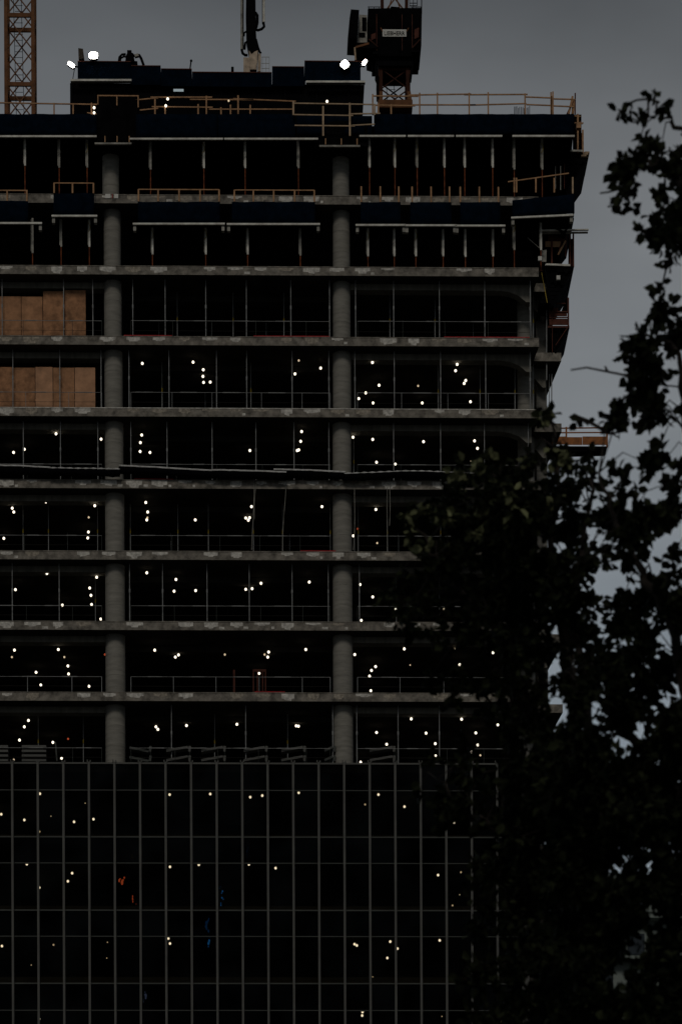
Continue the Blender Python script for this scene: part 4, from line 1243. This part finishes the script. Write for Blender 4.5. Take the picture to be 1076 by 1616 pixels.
def glow_flecks(pts, rr, mm, label, Y=.5):  # clusters of small emissive colour flecks set just behind the glass
    mb = MB()
    for q, (x, y) in enumerate(pts):
        for w_ in range(2):
            k_ = rr[q] * random.uniform(.45, .95)
            p_ = at(x + random.uniform(-1.2, 1.2), y + (w_ - .5) * 3.2 + random.uniform(-.8, .8), Y)
            mb.ball(p_, (k_, k_ * .6, k_ * random.uniform(1.0, 2.2)), n=7, rings=5)
    tag(mb.build('coloured_light', M[mm]), label, 'light', 'coloured lights behind the glass')
glow_flecks([(347.5, 1400), (351, 1408), (351.5, 1418), (349, 1427), (346.5, 1432)], [.02, .05, .045, .035, .015], 'fleckblue', 'thin curved blue fleck behind the second glass storey')
glow_flecks([(352, 1439), (354, 1442), (355, 1444)], [.04, .06, .03], 'fleckblue', 'small blue spot under the thin curved blue fleck')
glow_flecks([(329.5, 1452), (325.5, 1457), (326, 1464), (330, 1470)], [.05, .09, .10, .05], 'fleckblue', 'thick bright blue fleck behind the third glass storey')
glow_flecks([(332, 1482), (329.5, 1487), (329, 1492)], [.03, .07, .04], 'fleckblue', 'broken blue fleck just under the thick bright blue one')
glow_flecks([(391, 1336), (390, 1343), (391, 1351)], [.02, .03, .02], 'fleckblue', 'faint blue streak right of the other blue flecks')
glow_flecks([(228, 1568), (229.5, 1573), (227, 1579)], [.03, .06, .03], 'fleckpaleblue', 'pale blue white fleck behind the lowest glass storey')
glow_flecks([(189, 1388), (194, 1391), (196, 1387), (193, 1393)], [.05, .07, .05, .04], 'bulbfleckred', 'crooked red fleck behind the second glass storey')
glow_flecks([(209, 1417), (211, 1422), (215, 1428)], [.04, .03, .02], 'bulbfleckred', 'small slanting red fleck right of the crooked red one')
glow_flecks([(202, 1350), (208, 1352), (210, 1356)], [.02, .03, .02], 'fleckamber', 'dim amber fleck above the crooked red one')

# ------------------------------------------------------------ far building behind the leaves
YF = 90
a, b = at(872, 1392, YF), at(1150, 1392, YF)
fb = thing('apartment_block', 'pale green clad apartment block far behind the trees', 'building', ((a.x+b.x)/2, YF, 0))
MB().box(a.x, b.x, YF, YF + 20, 0, a.z).build('wall', M['pale'], fb)
MB().box(a.x - .2, b.x + .2, YF - .2, YF + 20.2, a.z, a.z + .5).build('parapet', M['pale'], fb)
z = a.z - 2.4
while z > a.z - 20:
    x = a.x + .8
    while x < b.x - 1.6:
        wn = MB().box(x, x + 1.3, YF - .06, YF - .003, z, z + 1.6).build('window', M['darkglass'], fb)
        x += 2.4
    MB().box(a.x + .4, b.x - .4, YF - 1.1, YF - .003, z - .55, z - .40).build('balcony', M['pale'], fb)
    z -= 3.1

# ------------------------------------------------------------ trees
rng = np.random.default_rng(5)
def inside(px, py, poly):
    c = False
    n = len(poly)
    j = n - 1
    for i in range(n):
        xi, yi = poly[i]; xj, yj = poly[j]
        if (yi > py) != (yj > py) and px < (xj - xi) * (py - yi) / (yj - yi) + xi:
            c = not c
        j = i
    return c

def leaves(sprigs, seed):
    """sprigs: (centre, direction, number, leaf length)"""
    V, F = [], []
    rg = np.random.default_rng(seed)
    shape = np.array([(0, 0), (.22, .38), (.62, .50), (1.0, .0), (.62, -.50), (.22, -.38)])
    tw = MB()
    for (c, d, n, Ls) in sprigs:
        c = np.array(c); d = np.array(d)
        ln = (.036 if n > 4 else .028) * n
        p0 = c - d * ln / 2; p1 = c + d * ln / 2
        tw.add([tuple(p0 + (0, 0, .003)), tuple(p0 - (0, 0, .003)), tuple(p1)], [(0, 1, 2)])
        for i in range(n):
            base = p0 + (p1 - p0) * (i + .5) / n
            ld = d * .5 + rg.normal(0, .75, 3) + np.array((0, 0, -.35))
            if i == n - 1: ld = d + rg.normal(0, .3, 3)
            ld /= np.linalg.norm(ld) + 1e-6
            s = rg.normal(0, 1, 3) + np.array((0, 0, .0))
            s -= ld * s.dot(ld); s /= np.linalg.norm(s) + 1e-6
            nn = np.cross(ld, s)
            l = Ls * rg.uniform(.7, 1.25); wv = l * rg.uniform(.62, .85)
            k = len(V)
            for (u, v) in shape:
                V.append(base + ld * (u * l) + s * (v * wv) + nn * (abs(v) * wv * .35 - u * u * l * .15))
            F.append((k, k+1, k+2, k+3)); F.append((k, k+3, k+4, k+5))
    return V, F, tw

LIT_COV = {1.21, 2.61, .551, 1.71, .451, 1.41}     # coverage keys of shoots whose sunlit tone is put into the leaf colour
def make_tree(name, label, base, trunk_top, limbs, regions, Yc, seed, L0=.088, twigs=()):
    rnd = random.Random(seed)
    t = thing(name, label, 'tree', (base[0], base[1], 0))
    mb = MB()
    n = 10
    pts = [Vector((base[0] + .12*math.sin(i*1.1), base[1] + .1*math.cos(i*.9), trunk_top[2]*i/n)) .lerp(Vector((trunk_top[0], trunk_top[1], trunk_top[2]*i/n)), i/n) for i in range(n+1)]
    mb.path(pts, [.30*(1-.55*i/n) + (.12 if i == 0 else 0) for i in range(n+1)], n=12)
    mb.build('trunk', M['bark'], t, smooth=True)
    nodes = []
    for lm in limbs:
        pts = [trunk_top] + [at(x, y, Y) for x, y, Y in lm]
        fine = []
        for (a, b) in zip(pts, pts[1:]):
            a, b = Vector(a), Vector(b)
            for i in range(6):
                fine.append(a.lerp(b, i/6) + Vector((rnd.uniform(-.03, .03), rnd.uniform(-.05, .05), rnd.uniform(-.03, .03))))
        fine.append(Vector(pts[-1]))
        m = len(fine)
        MB().path(fine, [.065*(1-.90*i/m)**1.3 + .005 for i in range(m)], n=7).build('limb', M['bark'], t, smooth=True)
        nodes += fine[4:]
    sprigs, sprigs_lit = [], []
    brm = MB()
    for (poly, cov, cr) in regions:
        xs = [p[0] for p in poly]; ys = [p[1] for p in poly]
        area = 0
        for i in range(len(poly)):
            area += poly[i][0]*poly[(i+1) % len(poly)][1] - poly[(i+1) % len(poly)][0]*poly[i][1]
        area = abs(area) / 2
        sc_ = FPX / (Yc - CY)            # pixels per metre at the crown
        leafpx = (L0 * L0 * .73 * .66) * .42 * sc_ * sc_
        nl = area * cov / leafpx
        per = (60 if L0 > .0855 else 120) if nl > 500 else (18 if nl > 60 else 8)
        ncl = max(1, int(nl / per))
        got = 0; tries = 0
        while got < ncl and tries < ncl * 60:
            tries += 1
            px, py = rnd.uniform(min(xs), max(xs)), rnd.uniform(min(ys), max(ys))
            if not inside(px, py, poly): continue
            Y = Yc + (rnd.gauss(0, .55) if cov not in LIT_COV or cov > 1 else -.9 + rnd.gauss(0, .25))
            c = at(px, py, Y)
            got += 1
            rad = cr / sc_ * (1.15 if per > 100 else 1.0 if per > 20 else .8)
            if nodes:
                nb = min(nodes, key=lambda q: (q - c).length_squared)
                if (nb - c).length < 0.9 and per > 8 and rnd.random() < .6:
                    mid = nb.lerp(c, .5) + Vector((0, 0, .12))
                    brm.path([nb, mid, c], [.008, .005, .003], n=4)
            for _ in range(per // 6 if per > 20 else per // 4):
                v = np.array([rnd.gauss(0, 1) for _ in range(3)]); v *= rad * .62 * rnd.uniform(.4, 1.15) / (np.linalg.norm(v) + 1e-6) * 1.3
                v[1] *= 1.6
                d = v / (np.linalg.norm(v) + 1e-6) + np.array([rnd.gauss(0, .5), rnd.gauss(0, .5), rnd.gauss(-.25, .5)])
                d /= np.linalg.norm(d) + 1e-6
                (sprigs_lit if cov in LIT_COV else sprigs).append(((c.x + v[0], c.y + v[1], c.z + v[2]), d, 6 if per > 20 else 4, L0))
    for tw_ in twigs:
        pts = [at(x, y, Yc + .2) for x, y in tw_]
        brm.path(pts, [.009*(1-.6*i/len(pts)) + .002 for i in range(len(pts))], n=5)
    for nm, sp, mt in (('crown', sprigs, 'leaf'), ('lit_foliage', sprigs_lit, 'leaf_lit')):
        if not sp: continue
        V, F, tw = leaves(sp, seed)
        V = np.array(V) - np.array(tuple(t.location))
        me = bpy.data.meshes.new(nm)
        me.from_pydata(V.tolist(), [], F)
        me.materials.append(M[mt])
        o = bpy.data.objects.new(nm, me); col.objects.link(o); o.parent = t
        brm.add(tw.v, tw.f)
    brm.build('twigs', M['bark'], t)
    return t, len(F)//2

# tree A: broad dark crown in front of the lower right of the tower
YA = -138.0
regA = [
    ([(800, 900), (880, 900), (870, 1120), (825, 1100)], 2.2, 22),
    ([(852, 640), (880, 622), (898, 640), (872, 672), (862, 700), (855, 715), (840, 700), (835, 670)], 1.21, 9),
    ([(890, 642), (920, 655), (938, 674), (915, 676)], .9, 7),
    ([(930, 692), (948, 700), (938, 725), (928, 715)], .9, 7),
    ([(780, 728), (850, 712), (935, 726), (960, 748), (905, 790), (780, 800), (745, 755)], 1.9, 20),
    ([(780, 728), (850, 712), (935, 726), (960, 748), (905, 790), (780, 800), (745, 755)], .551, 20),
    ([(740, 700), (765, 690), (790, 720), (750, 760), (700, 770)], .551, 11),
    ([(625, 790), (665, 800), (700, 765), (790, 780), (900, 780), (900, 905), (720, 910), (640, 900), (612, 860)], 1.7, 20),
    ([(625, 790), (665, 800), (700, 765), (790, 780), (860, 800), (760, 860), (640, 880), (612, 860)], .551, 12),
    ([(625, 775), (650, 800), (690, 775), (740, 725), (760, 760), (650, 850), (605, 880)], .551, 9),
    ([(760, 780), (935, 770), (930, 900), (760, 900)], 2.6, 24),
    ([(630, 890), (760, 890), (780, 1000), (670, 1010), (600, 960)], 1.4, 20),
    ([(700, 880), (890, 870), (880, 1010), (720, 1010)], 3.2, 24),
    ([(660, 1000), (860, 1000), (860, 1130), (720, 1130), (680, 1090)], .75, 16),
    ([(800, 1000), (870, 1010), (862, 1130), (800, 1130)], 3.0, 22),
    ([(655, 1140), (700, 1120), (720, 1210), (690, 1330), (650, 1310), (668, 1210)], .40, 9),
    ([(820, 1100), (900, 1140), (900, 1300), (800, 1300)], 3.4, 24),
    ([(720, 1120), (825, 1100), (810, 1300), (720, 1300)], .9, 16),
    ([(805, 1150), (950, 1190), (950, 1640), (810, 1640)], 5.2, 24),
    ([(708, 1290), (800, 1290), (810, 1640), (745, 1640), (715, 1440)], 1.6, 18),
    ([(690, 1230), (760, 1180), (760, 1300), (700, 1320)], .7, 16),
    ([(885, 900), (960, 880), (1000, 1000), (930, 1040), (880, 1010)], 1.9, 18),
]
topA = at(905, 1500, YA)
limA = [[(890, 1350, YA+.2), (850, 1150, YA+.3), (780, 1000, YA+.2), (690, 880, YA), (640, 820, YA)],
        [(920, 1300, YA-.2), (900, 1050, YA), (870, 860, YA), (880, 720, YA), (870, 645, YA)],
        [(860, 1400, YA+.4), (800, 1320, YA+.2), (740, 1280, YA), (690, 1230, YA)],
        [(930, 1250, YA+.4), (880, 980, YA+.4), (820, 820, YA+.4), (770, 730, YA+.3)],
        [(950, 1350, YA-.4), (930, 1150, YA-.4), (900, 950, YA-.3), (930, 800, YA-.2), (935, 720, YA)]]
tA = make_tree('broadleaf_tree', 'dark broadleaf tree with olive leaf tips covering the tower lower right', (topA.x + .2, YA, 0), topA, limA, regA, YA, 3,
               twigs=[[(905, 655), (925, 662), (950, 676), (975, 690)], [(930, 760), (905, 770), (890, 790)]])

# tree B: taller tree hanging in from the right picture edge
YBt = -140.5
regB = [
    ([(880, 1000), (985, 1010), (980, 1100), (905, 1120), (870, 1100)], .9, 12),
    ([(977, 162), (1003, 158), (1003, 168), (986, 176), (994, 195), (988, 196), (976, 180)], 2.0, 4),
    ([(1025, 138), (1036, 137), (1034, 148), (1024, 150)], 2.2, 3),
    ([(1008, 178), (1028, 174), (1028, 198), (1020, 206), (1008, 192)], 2.4, 4),
    ([(1040, 157), (1070, 161), (1068, 168), (1050, 168), (1050, 178), (1042, 178)], 1.7, 4),
    ([(968, 258), (990, 240), (1018, 228), (1020, 222), (1040, 218), (1060, 232), (1110, 230), (1110, 275), (1030, 275), (985, 272), (980, 290), (964, 282)], 3.4, 8),
    ([(966, 275), (985, 272), (1008, 285), (1006, 298), (985, 310), (968, 298)], 1.8, 6),
    ([(976, 300), (1002, 296), (1004, 310), (980, 316)], 2.4, 5),
    ([(964, 318), (978, 318), (976, 332), (968, 328)], 2.4, 3),
    ([(988, 322), (995, 325), (995, 332), (990, 330)], .5, 3),
    ([(1040, 258), (1110, 258), (1110, 345), (1050, 335), (1030, 300)], 3.0, 9),
    ([(1040, 320), (1110, 330), (1110, 400), (1060, 398), (1022, 375), (1020, 345)], 3.4, 8),
    ([(1008, 360), (1022, 356), (1028, 372), (1014, 384)], 1.7, 4),
    ([(1030, 372), (1075, 385), (1076, 408), (1036, 392)], 1.7, 5),
    ([(1062, 395), (1110, 400), (1110, 440), (1062, 432), (1048, 420)], 1.8, 7),
    ([(1037, 448), (1045, 448), (1047, 468), (1041, 466)], 2.2, 3),
    ([(1012, 510), (1060, 482), (1110, 470), (1110, 640), (1020, 620), (1000, 560)], 3.2, 12),
    ([(970, 568), (1010, 550), (1030, 600), (1000, 616), (975, 588)], 2.2, 7),
    ([(942, 650), (975, 612), (1040, 600), (1040, 660), (985, 678), (950, 676)], 2.6, 9),
    ([(1025, 620), (1110, 610), (1110, 660), (1040, 665)], 1.6, 10),
    ([(1000, 665), (1030, 670), (1060, 705), (1020, 720)], 1.3, 9),
    ([(1010, 725), (1110, 710), (1110, 790), (980, 790), (1000, 750)], 2.0, 13),
    ([(950, 745), (975, 720), (985, 790), (945, 790)], 1.6, 9),
    ([(935, 778), (1110, 770), (1110, 870), (925, 860)], 2.3, 17),
    ([(880, 860), (1110, 850), (1110, 885), (890, 905)], 1.5, 12),
    ([(1000, 900), (1110, 900), (1110, 960), (970, 960)], 1.9, 14),
    ([(875, 940), (1110, 940), (1110, 1080), (940, 1040), (890, 1010)], 2.8, 18),
    ([(920, 1040), (1110, 1060), (1110, 1200), (925, 1180), (900, 1120)], 4.2, 18),
    ([(868, 1065), (900, 1060), (925, 1100), (900, 1115), (872, 1100)], 2.0, 9),
    ([(870, 1150), (1110, 1160), (1110, 1400), (880, 1400)], 8.0, 22),
    ([(870, 1380), (1110, 1380), (1110, 1640), (870, 1640)], 5.0, 20),
    ([(860, 1500), (1110, 1520), (1110, 1640), (860, 1640)], 2.4, 24),
]
topB = at(1120, 1450, YBt)
limB = [[(1100, 1200, YBt), (1060, 1000, YBt), (1000, 880, YBt), (960, 800, YBt), (945, 745, YBt)],
        [(1110, 1150, YBt+.3), (1100, 850, YBt+.3), (1085, 650, YBt+.2), (1060, 540, YBt+.1), (1015, 530, YBt)],
        [(1120, 1000, YBt), (1125, 700, YBt), (1115, 420, YBt), (1090, 330, YBt), (1060, 265, YBt), (1000, 250, YBt), (972, 275, YBt)],
        [(1120, 1000, YBt+.3), (1130, 600, YBt+.3), (1120, 320, YBt+.2), (1100, 225, YBt), (1062, 190, YBt), (1030, 165, YBt)],
        [(1060, 1250, YBt+.5), (980, 1150, YBt+.4), (920, 1080, YBt+.3), (890, 1060, YBt)]]
tB = make_tree('broadleaf_tree', 'tall leafy tree hanging in from the right picture edge against the sky', (topB.x + .4, YBt, 0), topB, limB, regB, YBt, 8, L0=.085,
               twigs=[[(1040, 162), (1022, 156), (1004, 158), (985, 166), (976, 180)], [(1022, 156), (1022, 180), (1018, 200)], [(1030, 165), (1034, 150), (1032, 140)],
                      [(1000, 300), (975, 299), (960, 303), (946, 305)], [(985, 300), (978, 318), (975, 330)], [(1060, 400), (1050, 425), (1043, 455)],
                      [(1030, 605), (985, 592), (950, 585), (925, 580), (900, 584)], [(958, 586), (954, 578)], [(985, 680), (960, 685), (930, 668), (905, 655)]])
print('leaves', tA[1], tB[1], 'objects', len(bpy.data.objects))
